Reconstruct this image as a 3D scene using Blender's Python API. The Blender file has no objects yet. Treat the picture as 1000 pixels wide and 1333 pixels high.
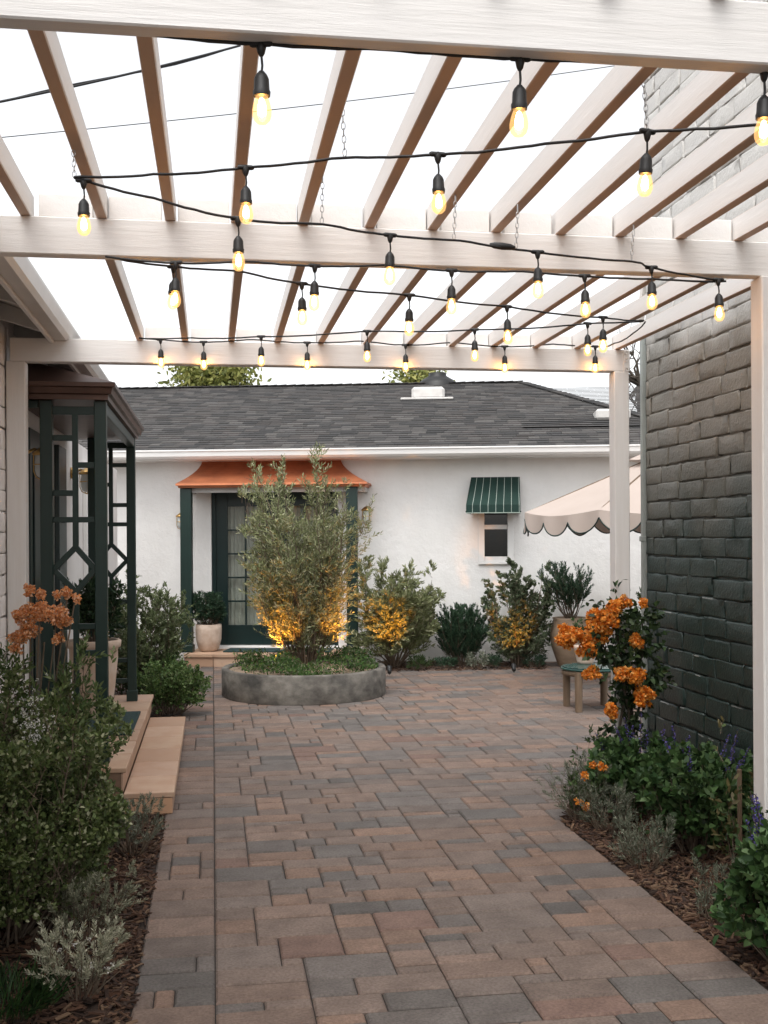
import bpy, math, random
import numpy as np
from mathutils import Matrix, Vector

rng = np.random.default_rng(11)
random.seed(5)
R = math.radians
scene = bpy.context.scene
COL = scene.collection

# ------------------------------------------------------------------ calibration of the place
TH = R(8.7)                       # the camera looks 8.7 degrees right of the drive's axis (world +Y)
FPX, PX0, PY0, CH, ROLL = 1458.0, 500.0, 697.0, 1.65, 0.006
ST, CT = math.sin(TH), math.cos(TH)


def unroll(px, py):
    dx, dy = px - PX0, py - PY0
    return dx - ROLL * dy, dy + ROLL * dx


def at(px, py, d):
    """point of the place seen at photo pixel (px,py) when it stands d metres away"""
    tx, ty = unroll(px, py)
    a = tx / FPX * d
    return Vector((a * CT + d * ST, d * CT - a * ST, CH - ty / FPX * d))


def gd(px, py, z=0.0):
    """point of the horizontal plane z seen at a photo pixel"""
    tx, ty = unroll(px, py)
    return at(px, py, (CH - z) * FPX / ty)


def aty(px, py, Y):
    """point of the vertical plane y=Y seen at a photo pixel"""
    tx, ty = unroll(px, py)
    return at(px, py, Y / (CT - tx / FPX * ST))


# ------------------------------------------------------------------ mesh builder
class MB:
    def __init__(self):
        self.v, self.f, self.c, self.s = [], [], [], []

    def add(self, vs, fs, col=None, smooth=False):
        b = len(self.v)
        self.v += [tuple(p) for p in vs]
        for f in fs:
            self.f.append([i + b for i in f])
            self.c.append(col or (1, 1, 1))
            self.s.append(smooth)

    def box(self, lo, hi, col=None, bev=0.0, M=None):
        x0, y0, z0 = lo
        x1, y1, z1 = hi
        if bev <= 0:
            vs = [(x0, y0, z0), (x1, y0, z0), (x1, y1, z0), (x0, y1, z0), (x0, y0, z1), (x1, y0, z1), (x1, y1, z1), (x0, y1, z1)]
            fs = [(3, 2, 1, 0), (4, 5, 6, 7), (0, 1, 5, 4), (1, 2, 6, 5), (2, 3, 7, 6), (3, 0, 4, 7)]
        else:
            b = min(bev, (x1 - x0) * .45, (y1 - y0) * .45, (z1 - z0) * .45)
            vs, idx = [], {}
            for i, (X, sx) in enumerate(((x0, 1), (x1, -1))):
                for j, (Y, sy) in enumerate(((y0, 1), (y1, -1))):
                    for k, (Z, sz) in enumerate(((z0, 1), (z1, -1))):
                        for ax in range(3):
                            p = [X + sx * b, Y + sy * b, Z + sz * b]
                            p[ax] = (X, Y, Z)[ax]
                            idx[i, j, k, ax] = len(vs)
                            vs.append(p)
            g = idx
            fs = []
            for i in (0, 1):
                q = [g[i, 0, 0, 0], g[i, 1, 0, 0], g[i, 1, 1, 0], g[i, 0, 1, 0]]
                fs.append(q if i else q[::-1])
                q = [g[0, i, 0, 1], g[1, i, 0, 1], g[1, i, 1, 1], g[0, i, 1, 1]]
                fs.append(q[::-1] if i else q)
                q = [g[0, 0, i, 2], g[1, 0, i, 2], g[1, 1, i, 2], g[0, 1, i, 2]]
                fs.append(q if i else q[::-1])
            for i in (0, 1):
                for j in (0, 1):
                    fs.append([g[i, j, 0, 0], g[i, j, 1, 0], g[i, j, 1, 1], g[i, j, 0, 1]])
                    fs.append([g[i, 0, j, 0], g[i, 1, j, 0], g[i, 1, j, 2], g[i, 0, j, 2]])
                    fs.append([g[0, i, j, 1], g[1, i, j, 1], g[1, i, j, 2], g[0, i, j, 2]])
                    for k in (0, 1):
                        fs.append([g[i, j, k, 0], g[i, j, k, 1], g[i, j, k, 2]])
        if M is not None:
            vs = [M @ Vector(p) for p in vs]
        self.add(vs, fs, col)

    def tube(self, pts, r, n=8, col=None, cap=True):
        pts = [Vector(p) for p in pts]
        rs = r if isinstance(r, (list, tuple)) else [r] * len(pts)
        vs, fs = [], []
        up = None
        for i, p in enumerate(pts):
            t = (pts[min(i + 1, len(pts) - 1)] - pts[max(i - 1, 0)])
            t = t.normalized() if t.length > 1e-9 else Vector((0, 0, 1))
            if up is None:
                up = Vector((1, 0, 0)) if abs(t.x) < .9 else Vector((0, 1, 0))
            s = up.cross(t)
            if s.length < 1e-6:
                s = Vector((0, 1, 0)).cross(t)
            s.normalize()
            u = t.cross(s).normalized()
            up = u.cross(t).cross(t) * 0 + (t.cross(s)).cross(t) * 0 + up
            for k in range(n):
                a = 2 * math.pi * k / n
                vs.append(p + (s * math.cos(a) + u * math.sin(a)) * rs[i])
        for i in range(len(pts) - 1):
            for k in range(n):
                k2 = (k + 1) % n
                fs.append((i * n + k, i * n + k2, (i + 1) * n + k2, (i + 1) * n + k))
        self.add(vs, fs, col, True)
        if cap:
            b = len(pts) - 1
            self.add(vs[:n], [tuple(range(n))[::-1]], col)
            self.add(vs[b * n:], [tuple(range(n))], col)

    def lathe(self, prof, c=(0, 0, 0), n=24, col=None, smooth=True, M=None, wob=None):
        vs, fs = [], []
        for (r, z) in prof:
            for k in range(n):
                a = 2 * math.pi * k / n
                rr = r * (wob(a, z) if wob else 1)
                p = Vector((rr * math.cos(a), rr * math.sin(a), z))
                if M is not None:
                    p = M @ p
                vs.append(p + Vector(c))
        for i in range(len(prof) - 1):
            for k in range(n):
                k2 = (k + 1) % n
                fs.append((i * n + k, i * n + k2, (i + 1) * n + k2, (i + 1) * n + k))
        self.add(vs, fs, col, smooth)

    def beam(self, p, q, w, h, col=None, bev=0.0, up=(0, 0, 1)):
        """bar of section w x h centred on the line p-q"""
        p, q = Vector(p), Vector(q)
        t = (q - p)
        L = t.length
        t.normalize()
        upv = Vector(up)
        s = t.cross(upv).normalized()
        u = s.cross(t)
        M = Matrix(((s.x, t.x, u.x, p.x), (s.y, t.y, u.y, p.y), (s.z, t.z, u.z, p.z), (0, 0, 0, 1)))
        self.box((-w / 2, 0, -h / 2), (w / 2, L, h / 2), col, bev, M)


def mesh_obj(name, me, mat, parent):
    o = bpy.data.objects.new(name, me)
    COL.objects.link(o)
    if mat:
        me.materials.append(mat)
    if parent is not None:
        o.parent = parent
    return o


def root_inv(parent):
    p = parent
    while p is not None and p.parent is not None:
        p = p.parent
    if p is None:
        return None
    return (Matrix.Translation(p.location) @ Matrix.Rotation(p.rotation_euler.z, 4, 'Z')).inverted()


def build(name, mb, mat, parent=None, world=True):
    """link a builder as ONE mesh object; world=True when its verts are world coordinates"""
    M = root_inv(parent) if world else None
    vs = mb.v if M is None else [tuple(M @ Vector(p)) for p in mb.v]
    me = bpy.data.meshes.new(name)
    me.from_pydata(vs, [], mb.f)
    me.polygons.foreach_set('use_smooth', mb.s)
    at_ = me.attributes.new('Col', 'FLOAT_COLOR', 'FACE')
    at_.data.foreach_set('color', np.array([(c[0], c[1], c[2], 1) for c in mb.c], np.float32).ravel())
    me.update()
    return mesh_obj(name, me, mat, parent)


def build_np(name, V, k, cols, mat, parent=None, world=True, smooth=False):
    """n polygons of k verts each: V (n,k,3), cols (n,3)"""
    n = len(V)
    M = root_inv(parent) if world else None
    V = V.reshape(-1, 3)
    if M is not None:
        A = np.array(M)
        V = V @ A[:3, :3].T + A[:3, 3]
    me = bpy.data.meshes.new(name)
    me.vertices.add(n * k)
    me.vertices.foreach_set('co', V.astype(np.float32).ravel())
    me.loops.add(n * k)
    me.loops.foreach_set('vertex_index', np.arange(n * k, dtype=np.int32))
    me.polygons.add(n)
    me.polygons.foreach_set('loop_start', np.arange(0, n * k, k, dtype=np.int32))
    me.polygons.foreach_set('loop_total', np.full(n, k, np.int32))
    at_ = me.attributes.new('Col', 'FLOAT_COLOR', 'FACE')
    at_.data.foreach_set('color', np.concatenate([cols, np.ones((n, 1))], 1).astype(np.float32).ravel())
    me.update(calc_edges=True)
    me.validate()
    return mesh_obj(name, me, mat, parent)


def tag(o, label=None, cat=None, group=None, kind=None):
    if label:
        o['label'] = label
    if cat:
        o['category'] = cat
    if group:
        o['group'] = group
    if kind:
        o['kind'] = kind
    return o


def thing(name, label, cat, loc=(0, 0, 0), rz=0.0, group=None):
    o = bpy.data.objects.new(name, None)
    o.empty_display_size = .1
    COL.objects.link(o)
    o.location = loc
    o.rotation_euler = (0, 0, rz)
    return tag(o, label, cat, group)


# ------------------------------------------------------------------ materials
def mat(name, col=(.5, .5, .5), rough=.6, metal=0.0, attr=False, nscale=None, namt=.0, ncol=None, bscale=None, bstr=0.0, bdist=.01,
        stretch=None, trans=0.0, spec=.5, emit=None, estr=0.0, coat=0.0, nscale2=None, namt2=0.0):
    m = bpy.data.materials.new(name)
    m.use_nodes = True
    nt = m.node_tree
    b = nt.nodes['Principled BSDF']
    b.inputs['Roughness'].default_value = rough
    b.inputs['Metallic'].default_value = metal
    b.inputs['Specular IOR Level'].default_value = spec
    b.inputs['Coat Weight'].default_value = coat
    L = nt.links
    tc = nt.nodes.new('ShaderNodeTexCoord')
    src = tc.outputs['Object']
    if stretch:
        mp = nt.nodes.new('ShaderNodeMapping')
        mp.inputs['Scale'].default_value = stretch
        L.new(src, mp.inputs['Vector'])
        src = mp.outputs['Vector']
    if attr:
        an = nt.nodes.new('ShaderNodeAttribute')
        an.attribute_name = 'Col'
        c = an.outputs['Color']
    else:
        rgb = nt.nodes.new('ShaderNodeRGB')
        rgb.outputs[0].default_value = (*col, 1)
        c = rgb.outputs[0]

    def noise(scale, det=6, rgh=.6):
        n = nt.nodes.new('ShaderNodeTexNoise')
        n.inputs['Scale'].default_value = scale
        n.inputs['Detail'].default_value = det
        n.inputs['Roughness'].default_value = rgh
        L.new(src, n.inputs['Vector'])
        return n.outputs['Fac']

    def vary(c, scale, amt, to):
        mr = nt.nodes.new('ShaderNodeMapRange')
        mr.inputs['From Min'].default_value = .38
        mr.inputs['From Max'].default_value = .66
        mr.inputs['To Min'].default_value = 0
        mr.inputs['To Max'].default_value = amt
        L.new(noise(scale), mr.inputs['Value'])
        mx = nt.nodes.new('ShaderNodeMix')
        mx.data_type = 'RGBA'
        mx.blend_type = 'MIX' if to else 'MULTIPLY'
        L.new(mr.outputs[0], mx.inputs[0])
        L.new(c, mx.inputs[6])
        mx.inputs[7].default_value = (*(to or (.25, .22, .2)), 1)
        return mx.outputs[2]
    if nscale:
        c = vary(c, nscale, namt, ncol)
    if nscale2:
        c = vary(c, nscale2, namt2, None)
    L.new(c, b.inputs['Base Color'])
    if bscale:
        bp = nt.nodes.new('ShaderNodeBump')
        bp.inputs['Strength'].default_value = bstr
        bp.inputs['Distance'].default_value = bdist
        L.new(noise(bscale, 8, .65), bp.inputs['Height'])
        L.new(bp.outputs[0], b.inputs['Normal'])
    if trans > 0:
        tr = nt.nodes.new('ShaderNodeBsdfTranslucent')
        L.new(c, tr.inputs['Color'])
        ms = nt.nodes.new('ShaderNodeMixShader')
        ms.inputs[0].default_value = trans
        L.new(b.outputs[0], ms.inputs[1])
        L.new(tr.outputs[0], ms.inputs[2])
        L.new(ms.outputs[0], nt.nodes['Material Output'].inputs['Surface'])
    if emit:
        b.inputs['Emission Color'].default_value = (*emit, 1)
        b.inputs['Emission Strength'].default_value = estr
    return m


def glassy(name, tint, gloss=.12, rough=.03, emit=None, estr=0.0):
    m = bpy.data.materials.new(name)
    m.use_nodes = True
    nt = m.node_tree
    nt.nodes.remove(nt.nodes['Principled BSDF'])
    t = nt.nodes.new('ShaderNodeBsdfTransparent')
    t.inputs[0].default_value = (*tint, 1)
    g = nt.nodes.new('ShaderNodeBsdfGlossy')
    g.inputs['Roughness'].default_value = rough
    ms = nt.nodes.new('ShaderNodeMixShader')
    ms.inputs[0].default_value = gloss
    nt.links.new(t.outputs[0], ms.inputs[1])
    nt.links.new(g.outputs[0], ms.inputs[2])
    out = ms.outputs[0]
    if emit:
        e = nt.nodes.new('ShaderNodeEmission')
        e.inputs[0].default_value = (*emit, 1)
        e.inputs[1].default_value = estr
        ad = nt.nodes.new('ShaderNodeAddShader')
        nt.links.new(out, ad.inputs[0])
        nt.links.new(e.outputs[0], ad.inputs[1])
        out = ad.outputs[0]
    nt.links.new(out, nt.nodes['Material Output'].inputs['Surface'])
    return m


M = {}
M['wood_white'] = mat('painted_timber', (.76, .735, .71), .55, nscale=3, namt=.16, ncol=(.62, .57, .52), bscale=38, bstr=.35, bdist=.004, stretch=(1, .25, 1))
M['beam_paint'] = mat('beam_paint', (.77, .745, .72), .5, nscale=22, namt=.13, ncol=(.60, .55, .50), bscale=60, bstr=.55, bdist=.004, stretch=(.07, 1, 1), nscale2=3, namt2=.06)
M['post_paint'] = mat('post_paint', (.76, .735, .71), .5, nscale=22, namt=.28, ncol=(.60, .55, .50), bscale=60, bstr=.5, bdist=.004, stretch=(1, 1, .06))
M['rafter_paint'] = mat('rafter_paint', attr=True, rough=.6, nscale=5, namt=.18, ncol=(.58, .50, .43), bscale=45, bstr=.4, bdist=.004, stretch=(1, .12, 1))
M['stucco'] = mat('white_stucco', (.82, .81, .79), .85, nscale=.8, namt=.22, ncol=(.70, .67, .63), bscale=9, bstr=.7, bdist=.02, nscale2=2.6, namt2=.07)
M['trim_white'] = mat('trim_white', (.84, .83, .81), .4, nscale=2, namt=.12, ncol=(.65, .62, .58))
M['block_white'] = mat('white_painted_block', (.83, .80, .775), .6, nscale=4, namt=.2, ncol=(.6, .55, .5), bscale=30, bstr=.5, bdist=.006)
M['gutter_grey'] = mat('gutter_paint', (.62, .58, .54), .35, nscale=3, namt=.15)
M['soffit'] = mat('soffit_paint', (.5, .49, .47), .7, nscale=3, namt=.2)
M['shingle'] = mat('asphalt_shingle', attr=True, rough=.95, nscale=55, namt=.35, bscale=120, bstr=.5, bdist=.004)
M['paver'] = mat('concrete_paver', attr=True, rough=.82, nscale=7, namt=.36, bscale=110, bstr=.8, bdist=.005, nscale2=85, namt2=.5)
M['sand'] = mat('joint_sand', (.035, .029, .025), .95, nscale=20, namt=.3)
M['soil'] = mat('soil', (.045, .026, .017), .95, nscale=9, namt=.5, bscale=40, bstr=.9, bdist=.02)
M['bark'] = mat('bark_chips', attr=True, rough=.9, bscale=60, bstr=.4)
M['ground'] = mat('bare_ground', (.13, .11, .09), .95, nscale=.6, namt=.3, bscale=6, bstr=.4)
M['green'] = mat('dark_green_paint', (.008, .026, .021), .4, nscale=8, namt=.15, bscale=50, bstr=.15, bdist=.003)
M['door_dark'] = mat('door_green', (.007, .021, .020), .35, nscale=6, namt=.15)
M['copper'] = mat('copper_sheet', (.50, .185, .085), .5, metal=.6, nscale=4.5, namt=.8, ncol=(.33, .115, .06), bscale=5, bstr=.2, bdist=.01)
M['copper_dark'] = mat('aged_copper', (.10, .055, .040), .45, metal=.4, nscale=3, namt=.4, bscale=8, bstr=.2, bdist=.01)
M['concrete'] = mat('planter_concrete', (.24, .22, .19), .85, nscale=2.6, namt=.95, ncol=(.055, .052, .047), bscale=45, bstr=.5, bdist=.006, stretch=(1, 1, 1.4), nscale2=11, namt2=.5)
M['stone'] = mat('sandstone_tile', attr=True, rough=.7, nscale=5, namt=.6, ncol=(.40, .235, .145), bscale=60, bstr=.3, bdist=.004)
M['terracotta'] = mat('limewashed_clay', (.52, .37, .27), .8, nscale=6, namt=.6, ncol=(.62, .54, .46), bscale=30, bstr=.3, bdist=.005)
M['glaze'] = mat('speckled_clay', (.36, .26, .18), .55, nscale=7, namt=.6, ncol=(.22, .16, .11), bscale=30, bstr=.2, bdist=.004, stretch=(1, 1, 2.5))
M['cream_pot'] = mat('cream_clay', (.62, .50, .41), .8, nscale=9, namt=.6, ncol=(.40, .27, .19), bscale=30, bstr=.3, bdist=.005)
M['leaf'] = mat('leaves', attr=True, rough=.5, trans=.22, spec=.35)
M['leaf_matte'] = mat('matte_leaves', attr=True, rough=.75, trans=.2, spec=.2)
M['petal'] = mat('petals', attr=True, rough=.6, trans=.35, spec=.2)
M['twig'] = mat('twig_bark', (.16, .12, .085), .9, nscale=15, namt=.4)
M['twig_dark'] = mat('dark_twig', (.07, .055, .04), .9, nscale=15, namt=.4)
M['wood'] = mat('weathered_wood', (.17, .115, .072), .6, nscale=6, namt=.4, bscale=30, bstr=.3, bdist=.004, stretch=(6, 6, .8))
M['wood_grey'] = mat('grey_wood', (.30, .23, .17), .7, nscale=6, namt=.4, stretch=(6, 6, .8), bscale=30, bstr=.3, bdist=.004)
M['brass'] = mat('brass', (.62, .40, .16), .3, metal=1.0, nscale=10, namt=.2)
M['rubber'] = mat('black_rubber', (.012, .012, .012), .5)
M['cable'] = mat('black_cable', (.013, .013, .014), .55)
M['steel'] = mat('galvanised_steel', (.5, .5, .5), .35, metal=1.0)
M['dark_metal'] = mat('dark_metal', (.03, .03, .03), .45, metal=.5)
M['grey_metal'] = mat('grey_painted_metal', (.30, .32, .30), .5, nscale=4, namt=.25)
M['vent_metal'] = mat('vent_paint', (.62, .60, .57), .5, nscale=6, namt=.2)
M['glass'] = glassy('window_glass', (.72, .78, .76), .13)
M['lamp_frost'] = mat('frosted_lamp', (.6, .62, .6), .3)
M['bulb'] = glassy('bulb_glass', (1, .85, .58), .05, .02, emit=(1, .60, .25), estr=.28)
M['filament'] = mat('glowing_filament', (1, .8, .5), .5, emit=(1, .52, .17), estr=36)
M['lens'] = mat('lit_lens', (1, .8, .5), .5, emit=(1, .55, .16), estr=10)
M['curtain'] = mat('linen_curtain', (.62, .58, .52), .9, nscale=6, namt=.15, stretch=(4, 4, .4))
M['dark_room'] = mat('dark_interior', (.02, .02, .02), .9)
M['pane_dark'] = mat('dark_pane', (.012, .014, .014), .06, spec=.6)
M['canvas_cream'] = mat('cream_canvas', (.50, .42, .37), .9, nscale=3, namt=.3, ncol=(.42, .34, .29), bscale=200, bstr=.2, bdist=.002, trans=.12)
M['canvas'] = mat('awning_canvas', attr=True, rough=.85, nscale=6, namt=.2)
M['mat_green'] = mat('door_mat', (.02, .05, .05), .95, nscale=60, namt=.5, bscale=150, bstr=.8)
M['tile_green'] = mat('green_glazed_top', (.015, .06, .05), .2, nscale=14, namt=.5)
M['moss'] = mat('low_cover', attr=True, rough=.8, trans=.2, spec=.2)


def brick_mat():
    """dark green wall paint over slump block; turns brown-grey, then off-white above about three metres, with ragged edges"""
    m = mat('green_wall_paint', (.030, .043, .038), .40, bscale=48, bstr=.75, bdist=.008, spec=.6)
    nt = m.node_tree
    L = nt.links
    b = nt.nodes['Principled BSDF']
    tc = nt.nodes.new('ShaderNodeNewGeometry')
    sep = nt.nodes.new('ShaderNodeSeparateXYZ')
    L.new(tc.outputs['Position'], sep.inputs[0])
    n1 = nt.nodes.new('ShaderNodeTexNoise')
    n1.inputs['Scale'].default_value = 1.6
    n1.inputs['Detail'].default_value = 7
    L.new(tc.outputs['Position'], n1.inputs['Vector'])
    ad = nt.nodes.new('ShaderNodeMath')
    ad.operation = 'MULTIPLY_ADD'
    L.new(n1.outputs['Fac'], ad.inputs[0])
    ad.inputs[1].default_value = .75
    L.new(sep.outputs['Z'], ad.inputs[2])
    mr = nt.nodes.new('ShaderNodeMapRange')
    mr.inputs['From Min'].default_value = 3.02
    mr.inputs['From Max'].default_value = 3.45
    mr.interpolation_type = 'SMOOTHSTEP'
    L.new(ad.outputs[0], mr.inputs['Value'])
    # brown-grey band between the green and the off-white
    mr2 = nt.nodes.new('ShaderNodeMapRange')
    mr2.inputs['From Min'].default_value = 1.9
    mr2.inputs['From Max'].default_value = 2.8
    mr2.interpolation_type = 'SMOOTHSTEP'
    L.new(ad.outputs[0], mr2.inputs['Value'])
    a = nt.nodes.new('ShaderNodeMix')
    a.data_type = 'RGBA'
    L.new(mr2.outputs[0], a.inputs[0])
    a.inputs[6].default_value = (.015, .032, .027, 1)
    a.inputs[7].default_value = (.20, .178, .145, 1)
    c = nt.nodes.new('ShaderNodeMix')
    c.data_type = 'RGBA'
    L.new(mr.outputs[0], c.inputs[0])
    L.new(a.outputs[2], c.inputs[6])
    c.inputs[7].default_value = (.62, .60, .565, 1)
    an = nt.nodes.new('ShaderNodeAttribute')
    an.attribute_name = 'Col'
    sx = nt.nodes.new('ShaderNodeSeparateXYZ')
    L.new(an.outputs['Vector'], sx.inputs[0])
    wr = nt.nodes.new('ShaderNodeMix')
    wr.data_type = 'RGBA'
    sub = nt.nodes.new('ShaderNodeMath')
    sub.operation = 'SUBTRACT'
    sub.inputs[0].default_value = 1
    L.new(sx.outputs['X'], sub.inputs[1])
    L.new(sub.outputs[0], wr.inputs[0])
    L.new(c.outputs[2], wr.inputs[6])
    wr.inputs[7].default_value = (.33, .33, .31, 1)
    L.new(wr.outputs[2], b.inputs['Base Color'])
    return m


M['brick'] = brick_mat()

# ------------------------------------------------------------------ world, sun, camera
w = bpy.data.worlds.new('World')
scene.world = w
w.use_nodes = True
nt = w.node_tree
sky = nt.nodes.new('ShaderNodeTexSky')
sky.sky_type = 'NISHITA'
sky.sun_disc = False
SUN_EL, SUN_AZ = R(62), R(205)       # soft light from behind the camera's left
sky.sun_elevation = SUN_EL
sky.sun_rotation = SUN_AZ
sky.air_density = 1.0
sky.dust_density = 3.0
sky.ozone_density = 1.0
hs = nt.nodes.new('ShaderNodeHueSaturation')
hs.inputs['Saturation'].default_value = .12
hs.inputs['Value'].default_value = 1.3
nt.links.new(sky.outputs[0], hs.inputs['Color'])
bg = nt.nodes['Background']
nt.links.new(hs.outputs[0], bg.inputs['Color'])
bg.inputs['Strength'].default_value = .15

sd = bpy.data.lights.new('sun', 'SUN')
sd.energy = .5
sd.angle = R(40)
sd.color = (1, .95, .88)
so = bpy.data.objects.new('sun', sd)
COL.objects.link(so)
sv = Vector((math.sin(SUN_AZ) * math.cos(SUN_EL), math.cos(SUN_AZ) * math.cos(SUN_EL), math.sin(SUN_EL)))
so.rotation_euler = sv.to_track_quat('Z', 'Y').to_euler()
so.location = sv * 30

cd = bpy.data.cameras.new('camera')
co = bpy.data.objects.new('camera', cd)
COL.objects.link(co)
cd.sensor_fit = 'VERTICAL'
cd.sensor_height = 36
cd.sensor_width = 27
cd.lens = FPX / 1333 * 36
cd.shift_y = (PY0 - 666.5) / 1333
cd.clip_end = 2000
cd.clip_start = .05
co.matrix_world = Matrix.Translation((0, 0, CH)) @ Matrix.Rotation(-TH, 4, 'Z') @ Matrix.Rotation(R(90), 4, 'X') @ Matrix.Rotation(-ROLL, 4, 'Z')
scene.camera = co
vs_ = scene.view_settings
vs_.view_transform = 'Standard'
vs_.look = 'None'
vs_.gamma = 1
vs_.exposure = 0.80
scene.cycles.use_denoising = True
scene.cycles.max_bounces = 8
scene.cycles.transparent_max_bounces = 16

# ------------------------------------------------------------------ ground, paving, beds
g = MB()
g.add([(-150, -150, -.06), (150, -150, -.06), (150, 150, -.06), (-150, 150, -.06)], [(0, 1, 2, 3)])
tag(build('ground', g, M['ground']), kind='structure')
g = MB()
g.add([(-6, -6, -.014), (12, -6, -.014), (12, 19, -.014), (-6, 19, -.014)], [(0, 1, 2, 3)])
tag(build('paving_base', g, M['sand']), kind='structure')

PAVC = [((.215, .153, .122), 6), ((.20, .150, .124), 5), ((.180, .143, .123), 5), ((.24, .160, .120), 3), ((.155, .134, .122), 3), ((.148, .131, .120), 3),
        ((.128, .115, .106), 2), ((.20, .128, .102), 1)]
PAVW = [c for c, n in PAVC for _ in range(n)]
PLC = at(396, 867, 11.74)            # planter centre


def paver(mb, x0, y0, x1, y1):
    c = random.choice(PAVW)
    k = random.uniform(.88, 1.12) * 1.09
    c = tuple(v * k for v in c)
    gp, gq, b = .0024, .0058, .008
    x0 += gp; y0 += gq; x1 -= gp; y1 -= gq
    z = random.uniform(-.0016, .0016)
    tx, ty = random.uniform(-.004, .004), random.uniform(-.004, .004)

    def zz(x, y):
        return z + tx * (x - x0) + ty * (y - y0)
    T = [(x0 + b, y0 + b), (x1 - b, y0 + b), (x1 - b, y1 - b), (x0 + b, y1 - b)]
    O = [(x0, y0), (x1, y0), (x1, y1), (x0, y1)]
    vs = [(x, y, zz(x, y)) for x, y in T] + [(x, y, zz(x, y) - .0075) for x, y in O] + [(x, y, -.0135) for x, y in O]
    fs = [(0, 1, 2, 3)]
    for i in range(4):
        j = (i + 1) % 4
        fs.append((4 + i, 4 + j, j, i))
        fs.append((8 + i, 8 + j, 4 + j, 4 + i))
    mb.add(vs, fs, c)


def ashlar(mb, x0, y0, nx, ny, gx, gy, ok, sizes):
    occ = np.zeros((nx, ny), bool)
    for j in range(ny):
        for i in range(nx):
            if occ[i, j] or not ok(x0 + (i + .5) * gx, y0 + (j + .5) * gy):
                continue
            opts = sizes[:]
            random.shuffle(opts)
            opts.sort(key=lambda s: -random.random() ** (1.0 / s[2]))
            for (w_, d_, _) in opts + [(1, 1, 1)]:
                if i + w_ > nx or j + d_ > ny or occ[i:i + w_, j:j + d_].any():
                    continue
                if not ok(x0 + (i + w_ - .5) * gx, y0 + (j + d_ - .5) * gy):
                    continue
                occ[i:i + w_, j:j + d_] = True
                paver(mb, x0 + i * gx, y0 + j * gy, x0 + (i + w_) * gx, y0 + (j + d_) * gy)
                break


pv = MB()
SZ = [(4, 2, 5), (4, 3, 3.2), (3, 2, 5), (3, 3, 2), (2, 2, 4), (4, 1, .8), (2, 1, 1.2), (3, 1, 1.6)]
GX, GY = .085, .078


def ok_main(x, y):
    if y < 6.30 and x > 1.70:
        return False
    return True


ashlar(pv, 0.0, -2.0, 82, 238, GX, GY, ok_main, SZ)
ashlar(pv, -.29, -2.0, 4, 238, .0725, GY, lambda x, y: True, [(4, 2, 5), (4, 3, 5), (2, 2, 2), (3, 2, 1), (1, 2, .5), (2, 1, 1)])
ashlar(pv, 1.70, -2.0, 4, 106, .07, GY, lambda x, y: True, [(4, 2, 5), (4, 3, 5), (2, 2, 2), (2, 1, 1)])
ashlar(pv, -3.5, 11.6, 44, 60, .073, GY, lambda x, y: x < -.29, SZ)
tag(build('paving', pv, M['paver']), kind='structure')


def bed(name, poly, z0=.0, rise=.035, seed=1, step=.07):
    """uneven soil sheet over a polygon (list of xy)"""
    r = random.Random(seed)
    xs = [p[0] for p in poly]
    ys = [p[1] for p in poly]
    nx = max(2, int((max(xs) - min(xs)) / step))
    ny = max(2, int((max(ys) - min(ys)) / step))

    def inside(x, y):
        c = False
        for i in range(len(poly)):
            (xa, ya), (xb, yb) = poly[i], poly[i - 1]
            if (ya > y) != (yb > y) and x < (xb - xa) * (y - ya) / (yb - ya) + xa:
                c = not c
        return c
    mb = MB()
    vs, fs, id_ = [], [], {}
    for i in range(nx + 1):
        for j in range(ny + 1):
            x = min(xs) + (max(xs) - min(xs)) * i / nx
            y = min(ys) + (max(ys) - min(ys)) * j / ny
            id_[i, j] = len(vs)
            vs.append((x, y, z0 - .018 + r.uniform(0, rise * .6)))
    for i in range(nx):
        for j in range(ny):
            if inside(*[sum(vs[id_[a, b]][k] for a in (i, i + 1) for b in (j, j + 1)) / 4 for k in (0, 1)]):
                fs.append((id_[i, j], id_[i + 1, j], id_[i + 1, j + 1], id_[i, j + 1]))
    mb.add(vs, fs, None, True)
    return tag(build(name, mb, M['soil']), kind='structure'), inside, (min(xs), max(xs), min(ys), max(ys))


HP = 4.6                              # the back house stands 4.6 degrees off the picture plane
HPS, HPC = math.sin(R(HP)), math.cos(R(HP))
HD = 14.7
H0 = at(500, 697, HD)
H0.z = 0
HRZ = -TH - R(HP)
HM = Matrix.Translation(H0) @ Matrix.Rotation(HRZ, 4, 'Z')


def hu(px, off=0.0):
    t = (px - PX0) / FPX
    return (t * (HD - off * HPC) + off * HPS) / (HPC + t * HPS)


def hz(px, py, off=0.0):
    u = hu(px, off)
    d = HD - u * HPS - off * HPC
    tx, ty = unroll(px, py)
    return CH - ty / FPX * d


def hw(u, off, z=0.0):
    return HM @ Vector((u, -off, z))


def hxy(px, off):
    p = hw(hu(px, off), off)
    return (p.x, p.y)


b1 = [(-1.18, -3), (-.292, -3), (-.292, 6.80), (-1.18, 6.80)]
b2 = [(1.982, -3), (2.85, -3), (2.85, 7.05), (2.50, 7.25), (2.32, 6.9), (1.982, 6.24)]
p1, p2 = hw(-.05, 1.15), hw(2.05, .85)
p3, p4 = hw(2.05, 0), hw(-.05, 0)
b3 = [(p.x, p.y) for p in (p1, p2, p3, p4)]
b4 = [(-1.18, 9.8), (-.292, 9.8), (-.292, 12.0), (-.75, 14.2), (-1.18, 14.2)]
beds = []
for nm, poly, sd_ in (('left_bed_soil', b1, 3), ('right_bed_soil', b2, 4), ('house_bed_soil', b3, 5), ('porch_bed_soil', b4, 6)):
    o, ins, bb = bed('planting_bed', poly, .0, .03, sd_)
    beds.append((ins, bb))

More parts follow.
